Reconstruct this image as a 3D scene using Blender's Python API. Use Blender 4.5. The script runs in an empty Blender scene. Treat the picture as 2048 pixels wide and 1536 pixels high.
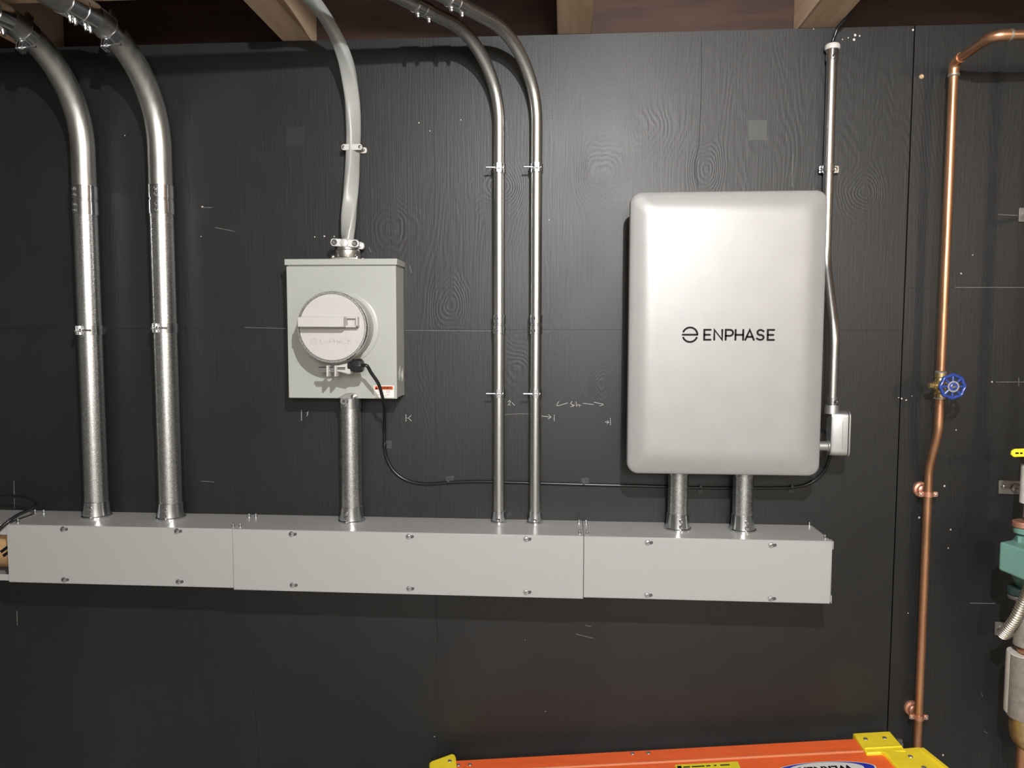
import bpy, math, random
from mathutils import Vector, Matrix
random.seed(7)
S = bpy.context.scene
COL = S.collection

# ------------------------------------------------------------------ camera
FPX, CAMD, CAMZ = 1500.0, 1.9, 1.5
yaw, pit, rol = (math.radians(v) for v in (-3.9009, -4.0998, 0.1074))
FW = Vector((math.sin(yaw)*math.cos(pit), math.cos(yaw)*math.cos(pit), math.sin(pit)))
R0 = Vector((math.cos(yaw), -math.sin(yaw), 0)); U0 = R0.cross(FW)
RT = R0*math.cos(rol) + U0*math.sin(rol); UP = U0*math.cos(rol) - R0*math.sin(rol)
CP = Vector((0, -CAMD, CAMZ))
cam = bpy.data.cameras.new('camera'); camo = bpy.data.objects.new('camera', cam); COL.objects.link(camo)
cam.sensor_width = 36; cam.lens = FPX/2048*36; cam.clip_start = 0.02
camo.matrix_world = Matrix(((RT.x, UP.x, -FW.x, CP.x), (RT.y, UP.y, -FW.y, CP.y), (RT.z, UP.z, -FW.z, CP.z), (0, 0, 0, 1)))
S.camera = camo

# ------------------------------------------------------------------ world, lamps, exposure
W = bpy.data.worlds.new('world'); S.world = W; W.use_nodes = True
W.node_tree.nodes['Background'].inputs[0].default_value = (0.75, 0.8, 0.9, 1)
W.node_tree.nodes['Background'].inputs[1].default_value = 0.02
def lamp(name, loc, power, col, r):
    l = bpy.data.lights.new(name, 'POINT'); l.energy = power; l.color = col; l.shadow_soft_size = r
    o = bpy.data.objects.new(name, l); o.location = loc; COL.objects.link(o); return o
lamp('main_lamp', (0.20, -1.86, 2.215), 70, (0.985, 0.99, 1.0), 0.012)
lamp('far_lamp', (2.0, -3.2, 2.05), 17, (1.0, 0.86, 0.62), 0.12)
lamp('fill_lamp', (0.25, -3.8, 2.05), 54, (1.0, 0.99, 0.97), 0.22)  # unseen fill light, added behind the camera to even out the brightness
S.view_settings.view_transform = 'Standard'; S.view_settings.look = 'None'
S.view_settings.gamma = 1; S.view_settings.use_curve_mapping = False
S.view_settings.exposure = 1.13

# ------------------------------------------------------------------ helpers
def at(px, py, d=0.0):
    """point of the photograph seen at distance d in front of the wall"""
    v = FW + RT*((px-1024)/FPX) + UP*((768-py)/FPX)
    return CP + v*((CAMD-d)/v.y)
def orth(a):
    a = a.normalized(); t = Vector((0, 0, 1)) if abs(a.z) < .9 else Vector((1, 0, 0))
    u = a.cross(t).normalized(); return u, a.cross(u).normalized()
def arc_path(pts, rad, n=10):
    out = [Vector(pts[0])]
    for i in range(1, len(pts)-1):
        p, a, b = Vector(pts[i]), Vector(pts[i-1]), Vector(pts[i+1])
        r = rad[i-1] if isinstance(rad, (list, tuple)) else rad
        u = (a-p).normalized(); v = (b-p).normalized(); th = u.angle(v)
        if r <= 0 or th > math.pi-.01: out.append(p); continue
        t = min(r/math.tan(th/2), (a-p).length*.98, (b-p).length*.98); r2 = t*math.tan(th/2)
        c = p + (u+v).normalized()*(r2/math.sin(th/2))
        s, e = p+u*t-c, p+v*t-c; ang = s.angle(e); ax = s.cross(e).normalized()
        for k in range(n+1): out.append(c + Matrix.Rotation(ang*k/n, 3, ax) @ s)
    out.append(Vector(pts[-1])); return out
def smooth_path(pts, n=8):
    P = [Vector(p) for p in pts]; P = [P[0]*2-P[1]]+P+[P[-1]*2-P[-2]]; out = []
    for i in range(1, len(P)-2):
        a, b, c, d = P[i-1:i+3]
        for k in range(n):
            t = k/n
            out.append(.5*((2*b)+(c-a)*t+(2*a-5*b+4*c-d)*t*t+(3*b-a-3*c+d)*t**3))
    out.append(P[-2]); return out

class MB:
    def __init__(s): s.v = []; s.f = []
    def add(s, vs, fs):
        o = len(s.v); s.v += [Vector(v) for v in vs]; s.f += [tuple(i+o for i in f) for f in fs]; return s
    def obox(s, c, ax, hx):
        c = Vector(c); a = [Vector(x).normalized()*h for x, h in zip(ax, hx)]
        vs = [c+a[0]*i+a[1]*j+a[2]*k for i in (-1, 1) for j in (-1, 1) for k in (-1, 1)]
        return s.add(vs, [(0, 1, 3, 2), (4, 6, 7, 5), (0, 4, 5, 1), (2, 3, 7, 6), (0, 2, 6, 4), (1, 5, 7, 3)])
    def box(s, x0, x1, y0, y1, z0, z1):
        return s.obox(((x0+x1)/2, (y0+y1)/2, (z0+z1)/2), ((1, 0, 0), (0, 1, 0), (0, 0, 1)), (abs(x1-x0)/2, abs(y1-y0)/2, abs(z1-z0)/2))
    def lathe(s, prof, org, axis, n=24, closed=False):
        org = Vector(org); a = Vector(axis).normalized(); u, v = orth(a); vs = []; fs = []
        for r, t in prof:
            for k in range(n):
                g = 2*math.pi*k/n; vs.append(org+a*t+(u*math.cos(g)+v*math.sin(g))*r)
        m = len(prof)
        for i in range(m if closed else m-1):
            for k in range(n):
                i2 = (i+1) % m
                fs.append((i*n+k, i*n+(k+1) % n, i2*n+(k+1) % n, i2*n+k))
        if not closed:
            fs.append(tuple(range(n))[::-1]); fs.append(tuple((m-1)*n+k for k in range(n)))
        return s.add(vs, fs)
    def cyl(s, p, q, r, n=20, r2=None):
        p, q = Vector(p), Vector(q); return s.lathe([(r, 0), (r if r2 is None else r2, (q-p).length)], p, q-p, n)
    def sweep(s, path, prof, twist=0.0, cap=True, up=None):
        P = [Vector(p) for p in path]; n = len(prof); vs = []; fs = []
        t0 = (P[1]-P[0]).normalized()
        u = up.copy() if up is not None else orth(t0)[0]
        u = (u-t0*u.dot(t0)).normalized(); L = 0; tot = sum((P[i+1]-P[i]).length for i in range(len(P)-1))
        for i, p in enumerate(P):
            t = (P[min(i+1, len(P)-1)]-P[max(i-1, 0)]).normalized()
            u = (u-t*u.dot(t)).normalized(); w = t.cross(u)
            if i: L += (p-P[i-1]).length
            tw = twist(L/tot) if callable(twist) else twist*L/tot
            c, q = math.cos(tw), math.sin(tw); uu = u*c+w*q; ww = w*c-u*q
            for x, y in prof: vs.append(p+uu*x+ww*y)
        for i in range(len(P)-1):
            for k in range(n): fs.append((i*n+k, i*n+(k+1) % n, (i+1)*n+(k+1) % n, (i+1)*n+k))
        if cap: fs.append(tuple(range(n))[::-1]); fs.append(tuple((len(P)-1)*n+k for k in range(n)))
        return s.add(vs, fs)
    def tube(s, path, r, n=18):
        return s.sweep(path, [(r*math.cos(2*math.pi*k/n), r*math.sin(2*math.pi*k/n)) for k in range(n)])
    def prism(s, outline, fn, t0, t1):
        """outline 2-D, fn(a,b,t)->3-D"""
        n = len(outline); vs = [fn(a, b, t0) for a, b in outline]+[fn(a, b, t1) for a, b in outline]
        fs = [tuple(range(n))[::-1], tuple(range(n, 2*n))]+[(k, (k+1) % n, n+(k+1) % n, n+k) for k in range(n)]
        return s.add(vs, fs)
    def stroke(s, pts, w, fn, t0, t1, caps=5):
        """monoline stroke with round ends in a plane, extruded from t0 to t1"""
        P = [Vector((a, b)) for a, b in pts]; P = [p for i, p in enumerate(P) if i == 0 or (p-P[i-1]).length > 1e-6]; left = []; right = []
        for i, p in enumerate(P):
            d0 = (P[i]-P[i-1]).normalized() if i else (P[1]-P[0]).normalized()
            d1 = (P[i+1]-P[i]).normalized() if i < len(P)-1 else d0
            m = (d0+d1); m = m.normalized() if m.length > 1e-6 else d0
            nrm = Vector((-m.y, m.x)); k = 1/max(.5, nrm.dot(Vector((-d1.y, d1.x))))
            left.append(p+nrm*w/2*k); right.append(p-nrm*w/2*k)
        def cap(p, d):
            n0 = Vector((-d.y, d.x)); return [p+(n0*math.cos(g)+d*math.sin(g))*w/2 for g in [math.pi*j/caps for j in range(1, caps)]]
        n = len(P); vs = []; fs = []
        for t in (t0, t1):
            vs += [fn(p.x, p.y, t) for p in left]+[fn(p.x, p.y, t) for p in right]
        for i in range(n-1):
            fs.append((2*n+i, 2*n+i+1, 3*n+i+1, 3*n+i)); fs.append((i, n+i, n+i+1, i+1))
            fs.append((i, i+1, 2*n+i+1, 2*n+i)); fs.append((n+i, 3*n+i, 3*n+i+1, n+i+1))
        s.add(vs, fs)
        for p, d, l, r in ((P[-1], (P[-1]-P[-2]).normalized(), left[-1], right[-1]), (P[0], (P[0]-P[1]).normalized(), right[0], left[0])):
            o = [l]+cap(p, d)+[r]; s.prism([(q.x, q.y) for q in o], fn, t0, t1)
        return s
    def loft(s, rings, cap0=True, cap1=True):
        n = len(rings[0]); vs = [p for r in rings for p in r]; fs = []
        for i in range(len(rings)-1):
            for k in range(n): fs.append((i*n+k, i*n+(k+1) % n, (i+1)*n+(k+1) % n, (i+1)*n+k))
        if cap0: fs.append(tuple(range(n))[::-1])
        if cap1: fs.append(tuple((len(rings)-1)*n+k for k in range(n)))
        return s.add(vs, fs)
    def build(s, name, m, parent=None, bevel=0, ang=38, label=None, seg=2):
        o0 = wloc(parent) if parent else None
        if o0 is None:
            o0 = Vector((0, 0, 0)); base = None
        me = bpy.data.meshes.new(name); me.from_pydata([v-o0 for v in s.v], [], s.f)
        me.validate(); fix_normals(me)
        for p in me.polygons: p.use_smooth = True
        me.set_sharp_from_angle(angle=math.radians(ang))
        me.materials.append(M[m])
        o = bpy.data.objects.new(name, me); COL.objects.link(o)
        if parent: o.parent = parent
        if bevel:
            b = o.modifiers.new('bevel', 'BEVEL'); b.width = bevel; b.segments = seg; b.limit_method = 'ANGLE'; b.angle_limit = math.radians(40)
        if label: o['label'] = label
        return o
import bmesh
def fix_normals(me):
    b = bmesh.new(); b.from_mesh(me); bmesh.ops.recalc_face_normals(b, faces=b.faces); b.to_mesh(me); b.free()
def wloc(o):
    v = Vector((0, 0, 0))
    while o: v += o.location; o = o.parent
    return v
def thing(name, label, cat, loc, group=None):
    o = bpy.data.objects.new(name, None); COL.objects.link(o); o.location = loc; o.empty_display_size = .05
    return tag(o, label, cat, group)
def tag(o, label, cat, group=None):
    o['label'] = label; o['category'] = cat
    if group: o['group'] = group
    return o
def single(mb, name, m, label, cat, group=None, **k):
    """one-mesh thing with its origin at its base centre"""
    xs = [v.x for v in mb.v]; ys = [v.y for v in mb.v]; zs = [v.z for v in mb.v]
    c = Vector(((min(xs)+max(xs))/2, (min(ys)+max(ys))/2, min(zs)))
    mb.v = [v-c for v in mb.v]; o = mb.build(name, m, **k); o.location = c
    return tag(o, label, cat, group)
def struct(o): o['kind'] = 'structure'; return o
def rrect(w, h, r, n=6):
    o = []
    for cx, cy, a in ((w-r, h-r, 0), (r-w, h-r, 90), (r-w, r-h, 180), (w-r, r-h, 270)):
        for k in range(n+1):
            g = math.radians(a+90*k/n); o.append((cx+r*math.cos(g), cy+r*math.sin(g)))
    return o
wallplane = lambda a, b, t: Vector((a, -t, b))
def text_mb(body, size, fn, t0, t1, bold=0.0, align='CENTER', sx=1.0):
    cu = bpy.data.curves.new('t', 'FONT'); cu.body = body; cu.size = size; cu.align_x = align; cu.align_y = 'CENTER'
    cu.offset = bold; cu.extrude = .5; cu.resolution_u = 3
    o = bpy.data.objects.new('t', cu); COL.objects.link(o)
    me = bpy.data.meshes.new_from_object(o.evaluated_get(bpy.context.evaluated_depsgraph_get()))
    mb = MB(); mb.add([fn(v.co.x*sx, v.co.y, t0 if v.co.z < 0 else t1) for v in me.vertices], [tuple(p.vertices) for p in me.polygons])
    bpy.data.objects.remove(o); bpy.data.curves.remove(cu); bpy.data.meshes.remove(me)
    return mb

# ------------------------------------------------------------------ materials
M = {}
def mat(name, col, rough=.5, metal=0.0, spec=.5, coat=0.0, var=0.0, vscale=8, vstretch=(1, 1, 1), bump=0.0, bscale=60, bstretch=(1, 1, 1), rvar=0.0, col2=None, bdist=.001):
    m = bpy.data.materials.new(name); m.use_nodes = True; nt = m.node_tree; N = nt.nodes; L = nt.links
    b = N['Principled BSDF']; b.inputs['Roughness'].default_value = rough; b.inputs['Metallic'].default_value = metal
    b.inputs['Specular IOR Level'].default_value = spec; b.inputs['Coat Weight'].default_value = coat
    b.inputs['Base Color'].default_value = (*col, 1)
    tc = N.new('ShaderNodeTexCoord')
    def noise(sc, st, det=5):
        mp = N.new('ShaderNodeMapping'); mp.inputs['Scale'].default_value = st; L.new(tc.outputs['Object'], mp.inputs[0])
        n = N.new('ShaderNodeTexNoise'); n.inputs['Scale'].default_value = sc; n.inputs['Detail'].default_value = det; L.new(mp.outputs[0], n.inputs['Vector']); return n
    if var or col2:
        n = noise(vscale, vstretch); r = N.new('ShaderNodeValToRGB'); c2 = col2 or tuple(c*(1-var) for c in col); c1 = col if col2 else tuple(min(1, c*(1+var)) for c in col)
        r.color_ramp.elements[0].position = .35; r.color_ramp.elements[1].position = .65
        r.color_ramp.elements[0].color = (*c2, 1); r.color_ramp.elements[1].color = (*c1, 1)
        L.new(n.outputs[0], r.inputs[0]); L.new(r.outputs[0], b.inputs['Base Color'])
    if rvar:
        n = noise(vscale*3, vstretch); mr = N.new('ShaderNodeMapRange'); mr.inputs[1].default_value = .3; mr.inputs[2].default_value = .7
        mr.inputs[3].default_value = rough-rvar; mr.inputs[4].default_value = rough+rvar; L.new(n.outputs[0], mr.inputs[0]); L.new(mr.outputs[0], b.inputs['Roughness'])
    if bump:
        n = noise(bscale, bstretch, 6); bp = N.new('ShaderNodeBump'); bp.inputs['Strength'].default_value = bump; bp.inputs['Distance'].default_value = bdist
        L.new(n.outputs[0], bp.inputs['Height']); L.new(bp.outputs[0], b.inputs['Normal'])
    M[name] = m; return m
mat('galvanized', (.68, .69, .685), .29, 1.0, var=.10, vscale=170, rvar=.08)
mat('emt_steel', (.58, .585, .57), .31, 1.0, var=.04, vscale=120)
mat('galvanized_dull', (.50, .50, .47), .40, 1.0, var=.08, vscale=40, vstretch=(1, 1, .15), rvar=.06)
mat('zinc', (.70, .715, .73), .20, 1.0, var=.05, vscale=60)
mat('diecast', (.52, .50, .46), .38, 1.0, var=.12, vscale=120, bump=.3, bscale=400)
mat('aluminium_body', (.46, .46, .455), .40, .85, var=.03)
mat('wireway_gray', (.375, .372, .362), .33, 0, .5, coat=.12, bump=.04, bscale=500, bdist=.0005)
mat('meter_gray', (.365, .376, .345), .38, 0, .5, bump=.03, bscale=500, bdist=.0005)
mat('collar_plastic', (.455, .44, .415), .5, 0, .4, bump=.08, bscale=700, bdist=.0004)
mat('lid_silver', (.32, .318, .31), .41, .22, .5, var=.025, vscale=14, bump=.03, bscale=500, bdist=.0004)
mat('box_dark', (.10, .10, .10), .5)
mat('cable_gray', (.33, .335, .315), .32, 0, .5, var=.04, vscale=25, bump=.15, bscale=22, bdist=.004)
mat('strap_plastic', (.52, .50, .46), .45)
mat('black_plastic', (.012, .012, .013), .38)
mat('cable_black', (.010, .010, .011), .28)
mat('slot_dark', (.07, .07, .068), .5)
mat('zinc_cast', (.72, .72, .70), .42, .55)
mat('clip_plastic', (.06, .06, .06), .22)
mat('dark_paint', (.09, .088, .085), .6, var=.05, vscale=3)
mat('ink', (.004, .004, .005), .6, 0, .2)
mat('copper', (.60, .33, .19), .36, .88, col2=(.48, .24, .13), vscale=14, vstretch=(1, 1, .4), rvar=.08)
mat('copper_pink', (.72, .36, .25), .42, .8, var=.12, vscale=40)
mat('brass', (.56, .42, .20), .38, .9, var=.15, vscale=60)
mat('solder', (.62, .58, .50), .4, .9)
mat('blue_enamel', (.025, .055, .26), .33, 0, .5, coat=.2)
mat('joist_wood', (.60, .44, .305), .65, 0, .3, col2=(.50, .35, .23), vscale=9, vstretch=(6, .5, 6), bump=.25, bscale=40, bstretch=(6, .4, 6))
mat('rim_wood', (.050, .024, .016), .65, 0, .3, col2=(.030, .014, .009), vscale=7, vstretch=(.6, 1, 5), bump=.3, bscale=40, bstretch=(.5, 1, 5))
mat('concrete', (.38, .37, .35), .8, var=.12, vscale=5, bump=.2, bscale=40)
mat('room_paint', (.55, .54, .51), .7, var=.04, vscale=3)
mat('chalk', (.42, .42, .41), .9, var=.25, vscale=400)
mat('chalk_faint', (.15, .15, .147), .9, var=.3, vscale=300)
mat('chip', (.55, .52, .47), .8)
mat('chip_tan', (.50, .36, .20), .8)
mat('patch_gray', (.055, .056, .055), .6)
mat('patch_black', (.013, .013, .014), .7)
mat('crack', (.004, .004, .004), .8)
mat('cardboard', (.42, .26, .12), .8, var=.08, vscale=30)
mat('fiberglass', (.90, .140, .032), .42, 0, .5, var=.06, vscale=60, vstretch=(.2, 1, 1), bump=.08, bscale=300, bstretch=(.1, 1, 1))
mat('fiberglass_edge', (.85, .30, .14), .5)
mat('yellow_plastic', (.95, .74, .03), .42, 0, .5, var=.04, vscale=20)
mat('label_yellow', (.80, .68, .03), .5)
mat('label_white', (.72, .71, .68), .5)
mat('label_blue', (.02, .03, .42), .4)
mat('label_orange', (.72, .13, .03), .5)
mat('print_gray', (.30, .27, .25), .6)
mat('print_red', (.55, .16, .12), .6)
mat('pump_green', (.13, .27, .225), .42, 0, .5, var=.06, vscale=20, bump=.1, bscale=200)
mat('pump_dark', (.02, .045, .040), .5)
mat('insulation_gray', (.24, .215, .19), .85, var=.15, vscale=60, bump=.5, bscale=200)
mat('insulation_white', (.60, .58, .53), .7, var=.05, vscale=40)
mat('bracket_steel', (.26, .245, .225), .5, .7, var=.08, vscale=40)
mat('armor', (.60, .56, .48), .35, .9)

def plywood(name):
    m = bpy.data.materials.new(name); m.use_nodes = True; nt = m.node_tree; N = nt.nodes; L = nt.links
    b = N['Principled BSDF']; b.inputs['Specular IOR Level'].default_value = .5
    g = N.new('ShaderNodeNewGeometry')
    def mapping(sc, src=None):
        mp = N.new('ShaderNodeMapping'); mp.inputs['Scale'].default_value = sc; L.new(src or g.outputs['Position'], mp.inputs[0]); return mp.outputs[0]
    def noise(sc, vec, det=4, ro=.55):
        n = N.new('ShaderNodeTexNoise'); n.inputs['Scale'].default_value = sc; n.inputs['Detail'].default_value = det; n.inputs['Roughness'].default_value = ro; L.new(vec, n.inputs['Vector']); return n
    def math_(op, a, bb):
        n = N.new('ShaderNodeMath'); n.operation = op
        for i, x in enumerate((a, bb)):
            if isinstance(x, (int, float)): n.inputs[i].default_value = x
            else: L.new(x, n.inputs[i])
        return n.outputs[0]
    # cathedral grain: contour lines of a stretched noise field, pulled round sparse knots
    wob = noise(7.0, g.outputs['Position'], 3)
    ksum = kmask = keye = None
    for px, py, rx_, rz_, amp in ((1413, 338, 34, 56, 9), (897, 613, 40, 60, 8), (1208, 342, 52, 62, 10), (1000, 374, 60, 44, 8), (1722, 385, 44, 50, 8), (1193, 768, 46, 44, 7), (440, 968, 30, 34, 7), (1032, 735, 44, 56, 6), (780, 455, 60, 60, 6), (1310, 250, 70, 50, 5)):
        c = at(px, py); sb = N.new('ShaderNodeVectorMath'); sb.operation = 'SUBTRACT'; L.new(g.outputs['Position'], sb.inputs[0]); sb.inputs[1].default_value = c
        sc = N.new('ShaderNodeVectorMath'); sc.operation = 'MULTIPLY'; L.new(sb.outputs[0], sc.inputs[0]); sc.inputs[1].default_value = (1/(rx_*.0019), 0, 1/(rz_*.0019))
        ln = N.new('ShaderNodeVectorMath'); ln.operation = 'LENGTH'; L.new(sc.outputs[0], ln.inputs[0])
        dd = math_('ADD', ln.outputs['Value'], math_('MULTIPLY', math_('SUBTRACT', wob.outputs[0], .5), .5))
        mr = N.new('ShaderNodeMapRange'); mr.interpolation_type = 'SMOOTHSTEP'; mr.inputs[1].default_value = -.3; mr.inputs[2].default_value = 1; mr.inputs[3].default_value = 1; mr.inputs[4].default_value = 0; L.new(dd, mr.inputs[0])
        v = math_('MULTIPLY', mr.outputs[0], amp); ksum = v if ksum is None else math_('ADD', ksum, v)
        kmask = mr.outputs[0] if kmask is None else math_('MAXIMUM', kmask, mr.outputs[0])
    n1 = noise(1.0, mapping((3.2, 1, .85)), 3, .5)
    field = math_('ADD', math_('MULTIPLY', n1.outputs[0], 48), ksum)
    fine = noise(1.0, mapping((210, 1, 9)), 3)
    ring = math_('FRACT', math_('ADD', field, math_('MULTIPLY', fine.outputs[0], .5)), 0)
    tri = math_('ABSOLUTE', math_('SUBTRACT', ring, .5), 0)
    area = noise(1.0, mapping((1.7, 1, 1.3)), 3); am = N.new('ShaderNodeMapRange'); am.inputs[1].default_value = .46; am.inputs[2].default_value = .62; L.new(area.outputs[0], am.inputs[0]); amk = math_('MINIMUM', math_('ADD', math_('MULTIPLY', am.outputs[0], .75), math_('MULTIPLY', kmask, 1.3)), 1.35)
    h = math_('ADD', math_('MULTIPLY', math_('MULTIPLY', tri, amk), .62), math_('MULTIPLY', fine.outputs[0], .55))
    micro = noise(420, g.outputs['Position'], 2)
    h2 = math_('ADD', h, math_('MULTIPLY', micro.outputs[0], .35))
    bp = N.new('ShaderNodeBump'); bp.inputs['Strength'].default_value = .42; bp.inputs['Distance'].default_value = .0016
    L.new(h2, bp.inputs['Height']); L.new(bp.outputs[0], b.inputs['Normal'])
    big = noise(1.0, mapping((2.2, 1, 1.6)), 4)
    r = N.new('ShaderNodeValToRGB'); r.color_ramp.elements[0].position = .3; r.color_ramp.elements[1].position = .72
    r.color_ramp.elements[0].color = (.0105, .0106, .0109, 1); r.color_ramp.elements[1].color = (.0198, .0199, .0202, 1)
    L.new(big.outputs[0], r.inputs[0])
    mx = N.new('ShaderNodeMix'); mx.data_type = 'RGBA'; mx.blend_type = 'MULTIPLY'; mx.inputs[0].default_value = 1
    gr = N.new('ShaderNodeMapRange'); gr.inputs[1].default_value = .2; gr.inputs[2].default_value = .9; gr.inputs[3].default_value = .74; gr.inputs[4].default_value = 1.36
    L.new(h, gr.inputs[0]); L.new(r.outputs[0], mx.inputs[6])
    cmb = N.new('ShaderNodeCombineColor'); [L.new(gr.outputs[0], cmb.inputs[i]) for i in range(3)]; L.new(cmb.outputs[0], mx.inputs[7])
    L.new(mx.outputs[2], b.inputs['Base Color'])
    rr = N.new('ShaderNodeMapRange'); rr.inputs[1].default_value = .3; rr.inputs[2].default_value = .7; rr.inputs[3].default_value = .40; rr.inputs[4].default_value = .52
    L.new(area.outputs[0], rr.inputs[0]); L.new(rr.outputs[0], b.inputs['Roughness'])
    M[name] = m
plywood('black_plywood')

# ------------------------------------------------------------------ the room
XL, XR, YB, ZC = -2.6, 2.3, -4.2, 2.42
struct(MB().box(XL, XR, YB, .12, -.06, 0).build('floor', 'concrete'))
struct(MB().box(XL, XR, YB, .12, ZC, ZC+.04).build('ceiling', 'rim_wood'))
struct(MB().box(XL-.06, XL, YB, .12, 0, ZC).build('wall_left', 'dark_paint'))
struct(MB().box(XR, XR+.06, YB, .12, 0, ZC).build('wall_right', 'dark_paint'))
struct(MB().box(XL, XR, YB-.06, YB, 0, ZC).build('wall_front', 'room_paint'))
wall = struct(MB().box(XL, XR, .0185, .10, 0, 2.2235).build('wall_back', 'patch_black'))
ZW = 2.224
g = .0001
zs = at(545, 658).z; xs1 = at(1815, 400).x; xs0 = at(870, 600).x; zr = at(1950, 575).z; zr2 = at(1950, 1404).z
sheets = [(XL, xs0-1.219, 0, zs), (XL, xs0-1.219, zs, ZW), (xs0-1.219, xs0, 0, zs), (xs0-1.219, xs0, zs, ZW), (xs0, xs1, 0, zs), (xs0, xs1, zs, ZW),
          (xs1+.0028, XR, zr, ZW), (xs1+.0028, XR, zr2, zr), (xs1+.0028, XR, 0, zr2)]
for x0, x1, z0, z1 in sheets:
    gz = .0001
    MB().box(x0+g, x1-g, 0, .018, z0+gz, z1-gz).build('plywood_sheet', 'black_plywood', wall, bevel=.0002)
# rim board above the wall, joists, blocking
struct(MB().box(XL, XR, .05, .09, ZW+.0005, ZC).build('trim_1', 'rim_wood'))
for i, (x0, x1) in enumerate(((-1.40, -1.315), (-.711, -.637), (-.020, .064), (.560, .648), (1.16, 1.25), (-2.10, -2.01), (1.85, 1.94))):
    struct(MB().box(x0, x1, YB, .049, ZW+.001, ZC).build('trim_%d' % (i+2), 'joist_wood', bevel=.003))
struct(MB().box(-1.314, -.712, -.34, -.245, ZW+.002, ZC-.002).build('trim_9', 'joist_wood', bevel=.003))

# chalk lines, chips and patches on the painted plywood
def marks(name, m, items, w, d=.0011):
    for pts in items:
        mb = MB(); mb.stroke([(at(*p).x, at(*p).z) for p in pts], w, wallplane, .0001, d, caps=3); mb.build(name, m, wall)
marks('chalk_mark', 'chalk', [
    [(812, 829), (812, 843)], [(817, 836), (822, 831)], [(817, 836), (823, 842)], [(814, 836), (818, 836)],
    [(603, 820), (603, 841)], [(614, 826), (617, 823)], [(614, 832), (616, 826)],
    [(1108.5, 830), (1108.5, 842)], [(1084, 832), (1101, 834)], [(1097, 829), (1102, 834), (1096, 838)],
    [(1220.5, 836), (1221, 850)], [(1210, 844), (1217, 844.5)], [(1214, 841), (1218, 844.5), (1214, 847)],
    [(1118, 803), (1113, 810), (1114, 811.5), (1121, 810.5)], [(1121, 810), (1135, 806)],
    [(1144, 803), (1141, 807), (1146, 810), (1143, 813.5), (1141, 813)], [(1146, 813), (1149, 810), (1146.5, 810), (1146, 812)],
    [(1152, 804), (1153, 812), (1156, 809)], [(1156, 809), (1159, 810), (1158.5, 813)], [(1158.5, 811), (1162, 810)],
    [(1166, 806.5), (1187, 809)], [(1188, 804.5), (1206, 808), (1206.5, 809.5), (1199, 812)],
    [(1016, 804), (1019, 801), (1021, 803), (1019, 807), (1016, 810), (1021, 810)], [(1024, 805), (1029, 811)],
    ], .0012)
marks('chalk_mark', 'chalk_faint', [
    [(1010, 829), (1040, 827.5), (1058, 828)], [(1992, 764), (2060, 764)], [(2037, 756), (2037, 772)],
    [(1586, 310), (1584, 372)], [(28, 962), (29.5, 1016)], [(34, 1222), (35, 1250)],
    [(402, 962), (428, 964)], [(404, 415), (424, 415)], [(430, 455), (470, 463)],
    [(1560, 590), (1561, 592)], [(1940, 1206), (1990, 1207)], [(1996, 429), (2034, 431)],
    [(700, 476), (716, 480), (720, 490)], [(1152, 1268), (1186, 1276)], [(1170, 1250), (1182, 1253)],
    [(1962, 1385), (1965, 1392)], [(1968, 1462), (1974, 1466)], [(1012, 240), (1016, 280)], [(1046, 230), (1050, 260)],
    [(820, 532), (823, 545)], [(738, 495), (742, 504)],
    [(1910, 575), (2060, 575)], [(490, 655), (572, 657)], [(811, 660.5), (982, 662)], [(1083, 663), (1100, 663)],
    ], .0014)
marks('veneer_crack', 'crack', [[(1403, 72), (1402.5, 180), (1398, 290), (1390, 325), (1390, 350), (1397, 372)], [(505, 1350), (520, 1536)],], .0012, .0007)
chips = [(629.5, 474, 2.5), (649, 472.5, 3), (668.5, 473, 2.5), (1889, 972, 3.2), (1838, 1035, 3.2), (1901, 1059, 3), (1886, 1510, 3), (1922, 547, 2.5), (1797, 795, 2.5), (1803, 797, 3), (1812, 800, 2.5),
         (1710, 70, 4), (1708, 80, 4), (1719, 72, 2.4), (1696, 76, 2), (1685, 79, 1.8), (1816, 1226, 2), (1824, 792, 1.6), (1912, 860, 2), (1984, 764, 2.6), (405, 414, 3), (402, 473, 1.8), (250, 271, 2), (1098, 440, 2), (1627, 58, 2), (1826, 60, 3.2),
         (1850, 940, 1.6), (860, 262, 1.6), (922, 240, 2.2), (838, 246, 2.2), (1945, 510, 1.6), (700, 1045, 1), (1896, 1096, 2), (440, 1035, 1.4), (869, 1473, 2), (1091, 1423, 1.5), (1050, 1280, 1)]
for px, py, r in chips:
    p = at(px, py); a = random.uniform(0, 3); q = r*.00085
    o = [(p.x+q*random.uniform(.6, 1.1)*math.cos(2*math.pi*k/7+a), p.z+q*random.uniform(.6, 1.2)*math.sin(2*math.pi*k/7+a)) for k in range(7)]
    MB().prism(o, wallplane, .0001, .0009).build('paint_chip', 'chip', wall)
for (x0, y0, x1, y1), m in (((1496, 240, 1534, 281), 'patch_gray'), ((573, 254, 609, 292), 'patch_black')):
    a, b = at(x0, y1), at(x1, y0); MB().box(a.x, b.x, -.0006, 0, a.z, b.z).build('paint_patch', m, wall)
p = at(1842, 154); mb = MB().lathe([(.0055, 0), (.0055, .004), (.003, .007)], p, (0, -1, 0), 12)
single(mb, 'wooden_plug', 'chip_tan', 'small pale round wooden plug in black wall near copper pipe elbow', 'plug')

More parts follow.
